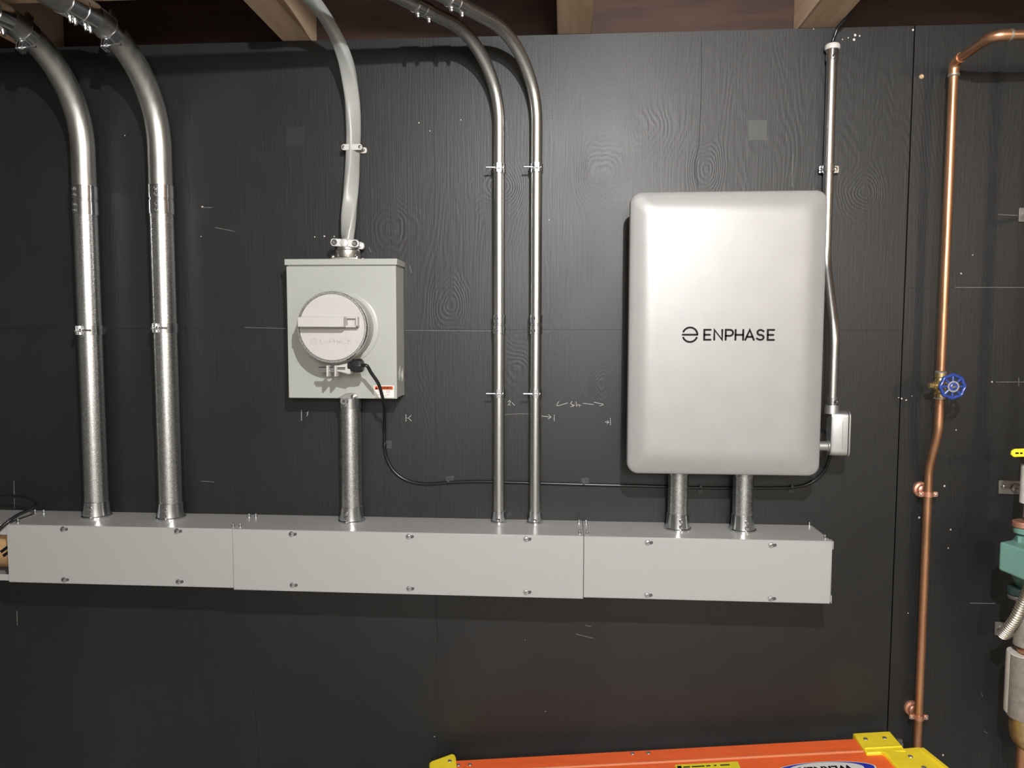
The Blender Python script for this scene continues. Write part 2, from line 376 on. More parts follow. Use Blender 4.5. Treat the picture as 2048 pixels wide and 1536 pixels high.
# ------------------------------------------------------------------ wireway
WT, WB, WD = 1.0135, .8705, .150
def screw_mb(c, nrm, r, h=None, n=14):
    h = h or r*.6
    return MB().lathe([(r, 0), (r, h*.35), (r*.8, h*.8), (r*.35, h)], c, nrm, n)
def wireway(x0, x1, zt, zb, label, screws, tops, cover=True, dfront=WD, endcap=False):
    t = thing('wireway_section', label, 'wireway', ((x0+x1)/2, -.075, zb), 'grey painted wireway sections along the wall')
    e = .0015; df = dfront-.0025
    mb = MB(); mb.box(x0+.0004, x1-.0004, -.0025, -.0005, zb, zt); mb.box(x0+.0004, x1-.0004, -df, -.0005, zt-e, zt); mb.box(x0+.0004, x1-.0004, -df, -.0005, zb, zb+e)
    mb.build('trough', 'wireway_gray', t, bevel=.0007)
    if cover:
        c = MB(); c.box(x0+.0006, x1-.0006, -dfront, -dfront+.002, zb-.0015, zt+.0002); c.box(x0+.0006, x1-.0006, -dfront, -dfront+.014, zt+.0002, zt+.0016)
        c.box(x0+.0006, x1-.0006, -dfront, -dfront+.014, zb-.0028, zb-.0014)
        co = c.build('cover', 'wireway_gray', t, bevel=.0012)
        for px, py in screws:
            p = at(px, py, dfront); sc = screw_mb((p.x, -dfront, p.z), (0, -1, 0), .0068, .004)
            so = sc.build('screw', 'zinc', co)
            k = MB().obox((p.x, -dfront-.0040, p.z), ((1, 0, .6), (-.6, 0, 1), (0, 1, 0)), (.0045, .0007, .0004)); k.build('slot', 'slot_dark', t)
            s = MB(); s.stroke([(p.x+.006, p.z-.001), (p.x+.0095, p.z)], .0075, wallplane, dfront, dfront+.0005); s.build('keyhole_slot', 'slot_dark', co)
    else:
        for a, b in ((zt-.026, zt), (zb, zb+.016)):
            MB().box(x0+.0004, x1-.0004, -df, -df+e, a, b).build('lip', 'wireway_gray', t, bevel=.0005)
    if endcap:
        MB().box(x1, x1+.0018, -dfront+.002, -.0005, zb, zt).build('end_plate', 'wireway_gray', t, bevel=.0006)
        for a, b in ((zt-.018, zt+.001), (zb-.002, zb+.016)):
            MB().box(x1+.0018, x1+.0040, -dfront, -dfront+.02, a, b).build('end_tab', 'wireway_gray', t, bevel=.0006)
    for x, d in tops:
        mb = MB().lathe([(.0042, 0), (.0042, .003), (.0024, .0035), (.0024, .010)], (x, -d, zt+.0014 if d > .136 else zt), (0, 0, 1), 10); mb.build('joint_screw', 'zinc', t)
    return t
J0, J1, J2, JE = -1.383, -.803, .0515, .623
wireway(-2.2, J0, WT, WB, 'leftmost uncovered wireway section with cardboard showing inside', [], [(J0-.012, .03), (J0-.012, .125)], cover=False)
wireway(J0, J1, WT, WB, 'covered wireway section below the two large steel conduits', [(126, 1058), (354, 1062), (128, 1159), (357, 1163)], [(J0+.012, .03), (J0+.012, .125), (J1-.009, .03), (J1-.009, .125)])
wireway(J1, J2, WT+.0005, WB-.004, 'long middle wireway section below the meter socket and twin thin conduits', [(583, 1068), (817, 1073), (1052, 1078), (585, 1170), (818, 1177), (1052, 1184)], [(J1+.009, .03), (J1+.009, .125), (J2-.009, .03), (J2-.009, .125)], dfront=WD+.0015)
wireway(J2, JE, WT, WB-.001, 'right end wireway section below the silver enclosure', [(1295, 1085), (1542, 1090), (1294, 1190), (1541, 1197)], [(J2+.009, .03), (J2+.009, .125), (JE-.006, .008), (JE-.006, .122)], endcap=True)
# cardboard roll in the open trough
t = thing('cardboard_box', 'brown cardboard packing with black print inside the open wireway section', 'cardboard', (-1.62, -.07, WB+.002))
MB().sweep([(-1.80, -.07, .94), (-1.39, -.07, .94)], [(.058*math.cos(a)*1.0, .058*math.sin(a)) for a in [2*math.pi*k/20 for k in range(20)]]).build('tube_body', 'cardboard', t)
mb = MB()
for z, x in ((.944, -1.408), (.934, -1.402)): mb.obox((x, -.1285, z), ((1, 0, .7), (-.7, 0, 1), (0, 1, 0)), (.011, .0035, .0012))
mb.build('printed_mark', 'ink', t)
# black cable loop at far left
pts = [at(-120, 1010, .05), at(-50, 1003, .05), at(0, 994, .06), at(30, 993, .065), at(58, 999, .07), at(72, 1010, .08), at(60, 1019, .10), at(36, 1030, .13), at(8, 1050, .158), at(-20, 1076, .165), at(-60, 1120, .165)]
single(MB().tube(smooth_path(pts), .0042, 10), 'loose_cable', 'cable_black', 'black cable looping over the open wireway at the far left', 'cable')

# ------------------------------------------------------------------ steel conduits and fittings
UPV = Vector((0, 0, 1)); OUT = Vector((0, -1, 0)); XV = Vector((1, 0, 0))
def coupling(parent, c, a, r, L, screws, mat_='zinc', name='coupling', slen=.006):
    """set-screw coupling centred at c along axis a; screws: list of (offset along axis, direction)"""
    e = .0022
    pr = [(r, -L/2), (r+e, -L/2+.0005), (r+e, -.003), (r+e*.3, -.002), (r+e*.3, .002), (r+e, .003), (r+e, L/2-.0005), (r, L/2)]
    o = MB().lathe(pr, c, a, 32).build(name, mat_, parent)
    for off, d in screws:
        d = Vector(d).normalized(); p = Vector(c)+Vector(a).normalized()*off+d*(r+e*.6)
        MB().lathe([(.0052, 0), (.0052, .003), (.0042, .0045), (.0034, slen), (.0012, slen+.0005)], p, d, 8).build('set_screw', mat_, o)
    return o
def connector(parent, c, r, H, screws, flare=.005, name='connector', mat_='zinc'):
    pr = [(r+flare+.0035, 0), (r+flare+.0035, .004), (r+flare, .0055), (r+flare*.45+.001, H*.45), (r+.0018, H-.001), (r, H)]
    o = MB().lathe(pr, c, UPV, 32).build(name, mat_, parent)
    for off, d in screws:
        d = Vector(d).normalized(); p = Vector(c)+UPV*off+d*(r+flare*.4)
        MB().lathe([(.0048, 0), (.0048, .0045), (.0036, .006), (.003, .009)], p, d, 8).build('set_screw', mat_, o)
    return o
def clamp(label, c, a, out, r, h, bolt, ear=.012, gap=.007, earx=0.0, legdir=None, leg=0.0, group=None, nut=None):
    """one-bolt conduit clamp; a axis, out = ear direction; bolt=(s0,s1) along the side direction"""
    a = Vector(a).normalized(); out = Vector(out).normalized(); s = out.cross(a).normalized(); c = Vector(c)
    if s.x < 0: s = -s
    t = thing('conduit_clamp', label, 'clamp', c, group)
    band = MB().lathe([(r+.0003, -h/2), (r+.0019, -h/2), (r+.0019, h/2), (r+.0003, h/2)], c, a, 32, closed=True).build('band', 'zinc', t)
    for k in (-1, 1):
        MB().obox(c+s*(earx+k*gap/2)+out*(r+ear/2), (s, out, a), (.0009, ear/2+.001, h/2)).build('ear', 'zinc', t, bevel=.0004)
    bc = c+out*(r+ear*.55)
    MB().cyl(bc+s*bolt[0], bc+s*bolt[1], .0022, 10).build('bolt', 'zinc', t)
    for q in ((earx-gap/2-.0045, earx-gap/2-.0005), (earx+gap/2+.0005, earx+gap/2+.0045)):
        MB().cyl(bc+s*q[0], bc+s*q[1], .0048, 6).build('nut', 'zinc', t)
    if leg:
        l = Vector(legdir).normalized(); MB().obox(c+l*(r+leg/2), (l, a, l.cross(a)), (leg/2, h*.42, .004)).build('foot', 'zinc', t, bevel=.0005)
    return t

def bent(x, d, z0, R, zh, az, L):
    h = Vector((-math.sin(az), -math.cos(az), 0))
    return arc_path([(x, -d, z0), (x, -d, zh), Vector((x, -d, zh))+h*L], R, 20), h
C2R = .0279
def big_conduit(x, d, label, csx, clampx, group):
    az = math.radians(6.5); R = .233; zh = 2.186; YL = 3.66
    t = thing('steel_conduit', label, 'conduit', (x, -d, WT), group)
    zc = (at(172, 402, d).z)
    pl, h = bent(x, d, zc-.001, R, zh, az, .262)
    MB().cyl((x, -d, WT+.02), (x, -d, zc-.001), C2R, 40).build('straight_pipe', 'galvanized', t)
    MB().tube(pl, C2R, 40).build('elbow', 'galvanized_dull', t)
    e = pl[-1]; MB().tube([e, e+h*YL], C2R, 32).build('overhead_pipe', 'galvanized_dull', t)
    coupling(t, (x, -d, zc), UPV, C2R, .072, [(o, csx) for o in (-.026, -.012, .012, .026)])
    connector(t, (x, -d, WT), C2R, .042, [(.012, (.06, -1, 0)), (.028, (.06, -1, 0))])
    coupling(t, e, h, C2R, .085, [(o, (.15, 0, -1)) for o in (-.030, -.016, .014, .028)], slen=.013)
    return t, h, zh
c1x, c2x = at(182, 720, .05).x, at(332, 720, .05).x
grp = 'large steel conduits'
_, hh, zh = big_conduit(c1x, .05, 'leftmost large steel conduit, bending up under the joists', (-.27, -.96, 0), 0, grp)
big_conduit(c2x, .05, 'second large steel conduit from the left, nearer the meter socket', (.05, -1, 0), 0, grp)
for x, py, lab, bo in ((c1x, 661, 'bolted clamp midway up the leftmost large conduit', (-.018, .018)), (c2x, 656, 'bolted clamp midway up the second large conduit', (-.018, .018))):
    clamp(lab, (x, -.05, at(328, py, .05).z), UPV, (.15, -1, 0), C2R, .023, bo, earx=-.012, legdir=(0, 1, 0), leg=.05-C2R-.0005, group='conduit clamps')
th_ = math.radians(73)
for x, lab in ((c1x, 'hanging clamp on the overhead bend of the leftmost large conduit'), (c2x, 'hanging clamp on the overhead bend of the second large conduit')):
    c = Vector((x, -.05, zh-.233))+hh*.233*(1-math.cos(th_))+UPV*.233*math.sin(th_); ta = hh*math.sin(th_)+UPV*math.cos(th_)
    od = (-UPV+ta*ta.dot(UPV)).normalized()
    clamp(lab, c, ta, od, C2R, .022, (-.008, .036), ear=.020, earx=-.002, legdir=-od, leg=.020, group='conduit clamps')

EMR = .0148
def emt(x, d, label, group, cdist):
    az = math.radians(33); R = .184; zh = 2.189
    t = thing('thin_conduit', label, 'conduit', (x, -d, WT), group)
    zc = at(1033, 649, d).z
    pl, h = bent(x, d, zc, R, zh, az, .62)
    MB().cyl((x, -d, WT+.015), (x, -d, zc), EMR, 28).build('lower_pipe', 'emt_steel', t)
    MB().tube(pl, EMR, 28).build('bent_pipe', 'emt_steel', t)
    e = pl[-1]; MB().tube([e, e+h*1.05], EMR, 24).build('overhead_pipe', 'galvanized_dull', t)
    coupling(t, (x, -d, zc), UPV, EMR, .047, [(o, (-.35, -1, 0)) for o in (-.015, .015)])
    connector(t, (x, -d, WT), EMR, .030, [(.010, (0, -1, 0))], flare=.003)
    b = Vector((x, -d, zh)); coupling(t, b+h*cdist, h, EMR, .045, [(o, (0.1, 0, -1)) for o in (-.017, .017)], slen=.009)
    return t
e1x, e2x = at(998, 650, .030).x, at(1071.5, 650, .030).x
emt(e1x, .030, 'left one of the twin thin steel conduits beside the meter socket', 'twin thin conduits', .268)
emt(e2x, .030, 'right one of the twin thin steel conduits, nearer the silver enclosure', 'twin thin conduits', .298)
for x, nm in ((e1x, 'left'), (e2x, 'right')):
    for py, w in ((338, 'upper'), (786, 'lower')):
        clamp('%s bolted clamp on the %s twin thin conduit' % (w, nm), (x, -.030, at(1034, py, .030).z), UPV, (.12, -1, 0), EMR, .021, (-.032, .010), ear=.010, earx=-.001, gap=.009, legdir=(0, 1, 0), leg=.030-EMR-.0005, group='conduit clamps')

# ------------------------------------------------------------------ meter socket
bx0, bx1, bz0, bz1, BD = -.6785, -.4055, 1.3315, 1.671, .0905
t = thing('meter_socket', 'grey green steel meter socket box with round meter collar', 'meter box', ((bx0+bx1)/2, -.045, bz0))
body = MB().box(bx0+.003, bx1-.001, -BD+.004, -.0005, bz0+.002, bz1-.002).build('housing', 'meter_gray', t, bevel=.0015)
MB().box(bx0+.0005, bx1-.0005, -BD-.0005, -BD+.012, bz0, bz1-.016).build('front_cover', 'meter_gray', t, bevel=.0018)
cap = MB(); cap.box(bx0-.003, bx1+.003, -BD-.003, -.0008, bz1-.0135, bz1+.0015); cap.build('top_cap', 'meter_gray', t, bevel=.0015)
mx, mz = -.5375, 1.506
MB().lathe([(.0895, 0), (.0895, .0015), (.087, .0035), (.082, .004), (.078, .0045), (.074, .0050)], (mx, -BD-.0004, mz), OUT, 64).build('raised_ring', 'meter_gray', t)
kc = at(803, 750, .045)
for r in (.022, .016, .0105):
    MB().lathe([(r, 0), (r, .0012), (r-.0016, .0016), (r-.0022, .0016), (r-.0030, 0)], (bx1-.001, -.043, bz0+.058), XV, 32, closed=True).build('knockout_ring', 'meter_gray', t)
# warning sticker
a, b = at(748, 795, BD), at(788, 771, BD)
st = MB().prism([(q[0]+(a.x+b.x)/2, q[1]+(a.z+b.z)/2) for q in rrect((b.x-a.x)/2, (b.z-a.z)/2, .0015)], wallplane, BD+.0006, BD+.0010).build('warning_sticker', 'label_white', t)
hx0, hx1, hz0, hz1 = a.x+.0022, b.x-.0022, b.z-.0105, b.z-.0018
MB().box(hx0, hx1, -BD-.0013, -BD-.0009, hz0, hz1).build('header', 'label_orange', st)
text_mb('WARNING', .0080, lambda x, y, tt: Vector(((hx0+hx1)/2+.0042+x, -tt, (hz0+hz1)/2+y-.0001)), BD+.0012, BD+.0016, bold=.0003, sx=.80).build('lettering', 'ink', st)
MB().prism([(hx0+.0008, hz0+.001), (hx0+.0084, hz0+.001), (hx0+.0046, hz1-.0012)], wallplane, BD+.0012, BD+.0016).build('warning_triangle', 'ink', st)
for i, (w, m) in enumerate(((.018, 'print_gray'), (.022, 'print_gray'), (.010, 'print_red'), (.016, 'print_red'), (.030, 'print_gray'))):
    mb = MB()
    for sx in (-1, 1):
        if i == 4 and sx > 0: continue
        cx = (hx0+hx1)/2+(sx*.0105 if i < 4 else 0); mb.box(cx-w*.25, cx+w*.25, -BD-.0012, -BD-.0009, hz0-.0030-i*.0032, hz0-.0020-i*.0032)
    mb.build('fine_print', m, st)
# hasp
hp = at(694, 792, BD)
hs = MB(); q = lambda px, py: (at(px, py, BD+.004).x, at(px, py, BD+.004).z)
hs.prism([q(674, 796), q(680, 794), q(693, 786.5), q(709, 786.5), q(715, 792), q(713, 797), q(690, 798)], wallplane, BD+.001, BD+.005)
hs.build('latch_plate', 'diecast', t, bevel=.0008)
p = at(708, 793, BD); screw_mb((p.x, -BD-.005, p.z), OUT, .0062, .006, 16).build('latch_screw', 'zinc', t)
p = at(688, 803, BD); mb = MB().lathe([(.0034, -.0015), (.0085, -.0015), (.0085, .0015), (.0034, .0015)], (p.x, -BD-.002, p.z+.001), OUT, 20, closed=True); mb.build('seal_loop', 'zinc', t)

# meter collar
CF = .183; CR = .0805
t = thing('meter_collar', 'round pale plastic meter collar with raised grip and embossed logo', 'meter collar', (mx, -BD, mz-CR))
MB().lathe([(.076, .0055), (.0765, .012), (.0785, .014), (.0785, .052), (.0795, .055), (.0795, CF-BD-.012), (.078, CF-BD-.003), (.0765, CF-BD)], (mx, -BD, mz), OUT, 72).build('collar_body', 'collar_plastic', t)
mb = MB().lathe([(.0790, CF-BD-.015), (.0830, CF-BD-.015), (.0838, CF-BD-.011), (.0838, CF-BD-.003), (.0820, CF-BD+.001), (.0788, CF-BD+.001), (.0780, CF-BD-.001)], (mx, -BD, mz), OUT, 72, closed=True)
ring = mb.build('clamp_ring', 'galvanized', t)
# ring hardware at the bottom
for px in (655, 671):
    p = at(px, 742, CF); MB().box(p.x-.0022, p.x+.0022, -CF-.003, -CF+.020, p.z-.013, p.z+.013).build('ring_tab', 'collar_plastic', ring, bevel=.001)
p0, p1 = at(636, 737, CF), at(690, 740, CF)
MB().cyl((p0.x, -CF+.006, p0.z), (p1.x, -CF+.006, p0.z), .0042, 14).build('ring_bolt', 'zinc', ring)
MB().cyl((p0.x+.002, -CF+.008, p0.z-.006), (p1.x-.004, -CF+.008, p0.z-.006), .0032, 12).build('ring_bolt', 'zinc', ring)
p = at(690, 737, CF-.01); mb = MB().loft([[Vector((x, -y, z)) for x, z in ((p.x+k, p.z-hh2), (p.x+k, p.z+hh2)) for y in ((CF-.028, CF-.004) if z < p.z else (CF-.004, CF-.028))] for k, hh2 in ((-.022, .006), (.006, .012), (.014, .0135))])
mb.build('lock_housing', 'collar_plastic', ring, bevel=.002)
# grip
gz = at(650, 644, CF+.015).z; gx0, gx1 = at(599, 644, CF+.02).x, at(690, 644, CF+.02).x; gxe = at(715, 644, CF+.016).x
mb = MB(); y0, y1 = -CF+.002, -CF-.033
mb.loft([[Vector((x, y, z)) for x, z in ((a0, gz-b0), (a1, gz-b0), (a1, gz+b0), (a0, gz+b0))] for y, a0, a1, b0 in ((y0, gx0-.006, gx1+.002, .0125), (y1, gx0, gx1, .0115))])
mb.build('grip', 'collar_plastic', t, bevel=.0012)
mb = MB(); mb.box(gx1, gxe, -CF-.017, -CF+.001, gz-.0125, gz-.008); mb.box(gx1, gxe, -CF-.013, -CF+.001, gz+.008, gz+.0115); mb.box(gxe-.004, gxe, -CF-.017, -CF+.001, gz-.0125, gz+.0115); mb.box(gx1, gxe, -CF-.003, -CF+.001, gz-.012, gz+.011)
mb.build('grip_pocket', 'collar_plastic', t, bevel=.0008)
mb = MB(); mb.box(gx0-.010, gx0+.002, -CF-.010, -CF+.001, gz-.0125, gz-.009); mb.box(gx0-.010, gx0+.002, -CF-.008, -CF+.001, gz+.009, gz+.012); mb.box(gx0-.010, gx0-.007, -CF-.010, -CF+.001, gz-.0125, gz+.012)
mb.build('grip_pocket', 'collar_plastic', t, bevel=.0008)

def wordmark(parent, m, lx, lz, s, lsx, t0, t1, w):
    """ring symbol and seven monoline letters; lx,lz = symbol centre, s = letter height, lsx = left edge of the word"""
    fn = wallplane; r = s*.73
    arc = lambda a0, a1, n=18: [(lx+r*math.cos(math.radians(a0+(a1-a0)*k/n)), lz+r*math.sin(math.radians(a0+(a1-a0)*k/n))) for k in range(n+1)]
    mb = MB(); mb.stroke([(lx-r*1.0, lz)]+[(lx+r*.98, lz)], w, fn, t0, t1)
    mb.stroke(arc(2, 155), w, fn, t0, t1); mb.stroke(arc(204, 336), w, fn, t0, t1); mb.build('ring_symbol', m, parent)
    ar = lambda cx, cy, rx, ry, a0, a1, n=8: [(cx+rx*math.cos(math.radians(a0+(a1-a0)*k/n)), cy+ry*math.sin(math.radians(a0+(a1-a0)*k/n))) for k in range(n+1)]
    E = [[(.62, 1), (0, 1), (0, 0), (.62, 0)], [(0, .5), (.55, .5)]]
    G = {'E': E, 'N': [[(0, 0), (0, 1), (.78, 0), (.78, 1)]], 'P': [[(0, 0), (0, 1), (.42, 1)]+ar(.42, .70, .30, .30, 90, -90)+[(0, .40)]],
         'H': [[(0, 0), (0, 1)], [(.76, 0), (.76, 1)], [(0, .5), (.76, .5)]], 'A': [[(0, 0), (.42, 1), (.84, 0)], [(.16, .30), (.68, .30)]],
         'S': [[(.66, .86)]+ar(.36, .74, .30, .26, 50, 270)+ar(.36, .25, .32, .25, 85, -130)+[(.02, .14)]]}
    xs = {0: 0, 1: 1.0, 2: 2.13, 3: 3.1, 4: 4.08, 5: 5.2, 6: 6.28}
    for i, ch in enumerate('ENPHASE'):
        mb = MB()
        for st_ in G[ch]: mb.stroke([(lsx+(xs[i]+a)*s, lz-s/2+b*s) for a, b in st_], w, fn, t0, t1)
        mb.build('letter', m, parent)
p = at(628, 682, CF); q = at(641, 682, CF)
wordmark(t, 'collar_plastic', p.x, p.z, .0105, q.x, CF-.0005, CF+.0011, .0016)
mb = MB(); a, b = at(693, 690, CF), at(693, 700, CF); mb.box(a.x, a.x+.0010, -CF-.0009, -CF+.0005, at(694, 703, CF).z, at(694, 660, CF).z); mb.build('moulding_line', 'collar_plastic', t)

# cable gland on the collar
p = at(701, 732, CF-.012); ax = Vector((1, -.05, .06))
t = thing('cable_gland', 'black hexagonal cable gland screwed into the meter collar clamp', 'cable gland', p)
MB().lathe([(.0105, -.004), (.0105, .002), (.012, .002), (.012, .006)], p, ax, 16).build('gland_body', 'black_plastic', t)
MB().lathe([(.0165, .006), (.0165, .024), (.0145, .030), (.006, .031)], p, ax, 8).build('gland_nut', 'black_plastic', t, bevel=.001)
gl = p+ax.normalized()*.028
# the data cable
CW = .0046
cpts = [gl, gl+Vector((.012, -.001, -.001)), at(742, 745, .165), at(757, 768, .155), at(765, 795, .130), at(769, 815, .085), at(769, 840, .040), at(769, 866, .014), at(769, 890, .009)]
cpts += [at(772, 912, CW), at(786, 940, CW), at(812, 960, CW), at(850, 968, CW), at(898, 965, CW), at(960, 963, CW), at(1034, 965, CW), at(1167, 969, CW), at(1290, 972, CW), at(1400, 975.5, CW), at(1500, 976, CW), at(1580, 975, CW), at(1618, 967, CW), at(1646, 945, .012), at(1658, 918, .03), at(1664, 890, .05), at(1655, 868, .06), at(1630, 855, .065)]
single(MB().tube(smooth_path(cpts, 6), .0041, 10), 'data_cable', 'cable_black', 'black cable sagging from the meter collar along the wall to the silver enclosure', 'cable')
for px, py, ang, lab in ((770, 889, 90, 'adhesive cable clip below the meter socket where the cable turns down'), (897, 964, 0, 'adhesive cable clip just left of the twin thin conduits'), (1167, 968, 0, 'adhesive cable clip between the twin conduits and the silver enclosure'), (1400, 975, 0, 'small cable clip between the two stub conduits'), (1582, 975, 0, 'small cable clip right of the stub conduits under the enclosure')):
    small = px > 1300; c = at(px+(6 if ang else 3), py+(0 if ang else -4), 0); h = .0105 if not small else .006
    if small: c = at(px, py+6, 0)
    t = thing('cable_clip', lab, 'cable clip', c, 'adhesive cable clips')
    MB().box(c.x-h, c.x+h, -.0022, -.0003, c.z-h, c.z+h).build('base_pad', 'clip_plastic', t, bevel=.0006)
    cc = at(px, py, CW); a = XV if not ang else UPV
    MB().lathe([(.0046, -.0022), (.0058, -.0022), (.0058, .0022), (.0046, .0022)], cc+OUT*(.0045 if ang else 0), a, 14, closed=True).build('tie_loop', 'black_plastic', t)
    MB().box(cc.x-.002, cc.x+.0035, cc.y-.0085, cc.y-.003, cc.z+.002, cc.z+.007).build('tie_head', 'clip_plastic', t)

# meter stub conduit (socket to wireway)
sx_ = at(702, 920, .047).x
def stub(x, d, ztop, label, r, group, csx):
    t = thing('stub_conduit', label, 'conduit', (x, -d, WT), group)
    MB().cyl((x, -d, WT+.02), (x, -d, ztop-.004), r, 40).build('pipe', 'galvanized', t)
    connector(t, (x, -d, WT), r, .040, [(.012, csx), (.026, csx)])
    o = MB().lathe([(r, -.030), (r+.002, -.030), (r+.002, -.001), (r, -.001)], (x, -d, ztop), UPV, 32, closed=True).build('upper_connector', 'zinc', t)
    for z in (-.009, -.021): MB().lathe([(.0045, 0), (.0045, .005), (.003, .009)], Vector((x, -d, ztop+z))+Vector(csx).normalized()*(r+.001), csx, 8).build('set_screw', 'zinc', o)
stub(sx_, .047, bz0+.002, 'short steel conduit joining the meter socket to the wireway', C2R-.002, 'stub conduits', (-.25, -1, 0))

# cable connector above the meter socket
hx = at(695, 500, .05).x; hz = bz1+.0015; hd = .048
t = thing('cable_connector', 'cast metal hub and two-screw clamp on top of the meter socket', 'cable connector', (hx, -hd, hz))
MB().prism([(hx+a, -hd+b) for a, b in rrect(.037, .034, .008)], lambda a, b, tt: Vector((a, b, tt)), hz, hz+.005).build('base_plate', 'diecast', t, bevel=.001)
for a, b in ((-.030, -.026), (.030, -.026), (-.030, .026), (.030, .026)):
    MB().lathe([(.0048, 0), (.0048, .003), (.003, .006)], (hx+a, -hd+b, hz+.005), UPV, 10).build('plate_screw', 'zinc', t)
MB().lathe([(.029, .005), (.0305, .008), (.0305, .023), (.0275, .026), (.0275, .031), (.0255, .033)], (hx, -hd, hz), UPV, 36).build('threaded_hub', 'diecast', t)
cz = at(694, 485, .085).z
for dy in (-.026, .022):
    w, hgt = .0355, .0095; yc = -hd+dy
    mb = MB().prism([(hx+a+.001, cz+b-a*.06) for a, b in rrect(w, hgt, .008, 5)], lambda a, b, tt: Vector((a, tt, b)), yc-.0045, yc+.0045)
    bar = mb.build('clamp_bar', 'zinc_cast', t, bevel=.0015)
    if dy < 0:
        MB().lathe([(.0006, -.0005), (.0115, -.0005), (.009, .004), (.004, .005)], (hx+.001, yc-.0040, cz), OUT, 20).build('boss', 'zinc_cast', bar)
for sgn in (-1, 1):
    x = hx+.001+sgn*.0255; z = cz-sgn*.0016
    MB().cyl((x, -hd+.026, z), (x, -hd-.030, z), .003, 10).build('clamp_screw', 'zinc', t)
    s = MB().lathe([(.0056, 0), (.0056, .003), (.004, .0048)], (x, -hd-.0305, z), OUT, 14).build('clamp_screw', 'zinc', t)
    MB().lathe([(.0058, 0), (.0072, 0), (.0072, .0006), (.0058, .0006)], (x, -hd-.0307, z), OUT, 16, closed=True).build('screw_recess', 'slot_dark', t)

# grey service cable
cp = [at(695, 500, .052), at(695, 478, .052), at(697, 440, .050), at(700, 400, .044), at(704, 350, .032), at(706, 300, .024), at(707, 260, .026), at(705, 210, .040), at(700, 165, .064), at(692, 125, .092), at(679, 88, .122), at(664, 57, .155), at(643, 24, .20), at(618, -6, .25), at(585, -40, .32), at(548, -78, .40)]
prof = [(.0182*math.copysign(abs(math.cos(a))**.52, math.cos(a)), .0112*math.copysign(abs(math.sin(a))**.52, math.sin(a))) for a in [2*math.pi*k/28 for k in range(28)]]
tw = lambda s: -.5+1.15*math.sin(s*7.5-.6)+1.4*s
single(MB().sweep(smooth_path(cp, 8), prof, twist=tw, up=Vector((1, 0, 0))), 'service_cable', 'cable_gray', 'thick grey flat cable rising from the meter socket and bending under the joists', 'cable', ang=60)
c = at(704, 294.5, .038)
t = thing('cable_strap', 'pale two-screw plastic strap holding the grey service cable', 'cable strap', (c.x, -.02, c.z))
mb = MB().prism([(c.x+a, c.z+b) for a, b in rrect(.0262, .0075, .0068, 6)], wallplane, .0375, .0415); fb = mb.build('front_bar', 'strap_plastic', t, bevel=.0012)
MB().prism([(c.x+.001+a, c.z+b) for a, b in rrect(.0275, .0075, .006, 6)], wallplane, .0005, .0060).build('back_bar', 'strap_plastic', t, bevel=.0012)
for s in (-1, 1):
    MB().cyl((c.x+s*.0215, -.006, c.z), (c.x+s*.0215, -.0375, c.z), .003, 10).build('post', 'strap_plastic', t)
    screw_mb((c.x+s*.0205, -.0415, c.z), OUT, .0040, .002).build('screw', 'zinc', fb)

# ------------------------------------------------------------------ silver enclosure
ex0, ex1, ez0, ez1 = .1505, .5895, 1.1665, 1.8145; ecx, ecz = (ex0+ex1)/2, (ez0+ez1)/2; ew, eh = (ex1-ex0)/2, (ez1-ez0)/2
t = thing('equipment_enclosure', 'large silver rounded wall enclosure with black wordmark', 'enclosure', (ecx, -.08, ez0))
rr_ = lambda ins, d, r: [Vector((ecx+a, -d, ecz+b)) for a, b in rrect(ew-ins, eh-ins, max(.006, r), 10)]
MB().loft([rr_(.012, .0005, .022), rr_(.012, .118, .022)]).build('body', 'wireway_gray', t)
LF = .1655
lid = MB().loft([rr_(.004, .118, .024), rr_(.0005, .122, .026), rr_(0, .126, .026), rr_(0, .1475, .026), rr_(.0010, .1505, .026), rr_(.0035, .1525, .0255), rr_(.010, .1550, .025), rr_(.020, .1588, .023), rr_(.032, .1626, .020), rr_(.043, .1648, .016), rr_(.054, .1654, .013), rr_(.064, LF, .010)]).build('lid', 'lid_silver', t, ang=50)
p = at(1380, 669.5, LF); q = at(1408.5, 669.5, LF)
wordmark(lid, 'ink', p.x, p.z, .0225, q.x, LF-.0003, LF+.0006, .0044)
for px, lab in ((1356, 'left short conduit between the silver enclosure and the wireway'), (1486, 'right short conduit between the silver enclosure and the wireway')):
    stub(at(px, 1010, .062).x, .062, ez0+.013, lab, .0245, 'stub conduits', (.12, -1, 0))

# side conduit, conduit body
EX = at(1660, 250, .026).x; er = .0117; dLB = .100
zt_ = at(1663, 112, .026).z; zl = at(1680, 818, dLB).z
t = thing('side_conduit', 'thin steel conduit running down behind the right edge of the silver enclosure', 'conduit', (EX, -.026, zl))
z1_, z2_ = at(1660, 520, .03).z, at(1672, 665, .095).z
MB().tube(arc_path([(EX, -.026, zt_), (EX, -.026, z1_), (EX, -dLB, z2_), (EX, -dLB, zl)], .16, 10), er, 24).build('pipe', 'emt_steel', t)
coupling(t, (EX, -dLB, zl+.014), UPV, er, .030, [(.004, (.3, -1, 0))], name='lower_connector')
tp = at(1662.5, 108, .026)
o = MB().lathe([(er, -.012), (er+.0018, -.012), (er+.0018, .004), (er+.0005, .005), (er+.0005, .008), (er+.002, .009), (er+.002, .014)], (EX, -.026, zt_), UPV, 24).build('upper_connector', 'zinc', t)
MB().lathe([(.0042, 0), (.0042, .005), (.003, .010)], (EX, -.026-er, zt_-.004), (0, -1, .1), 8).build('set_screw', 'zinc', o)
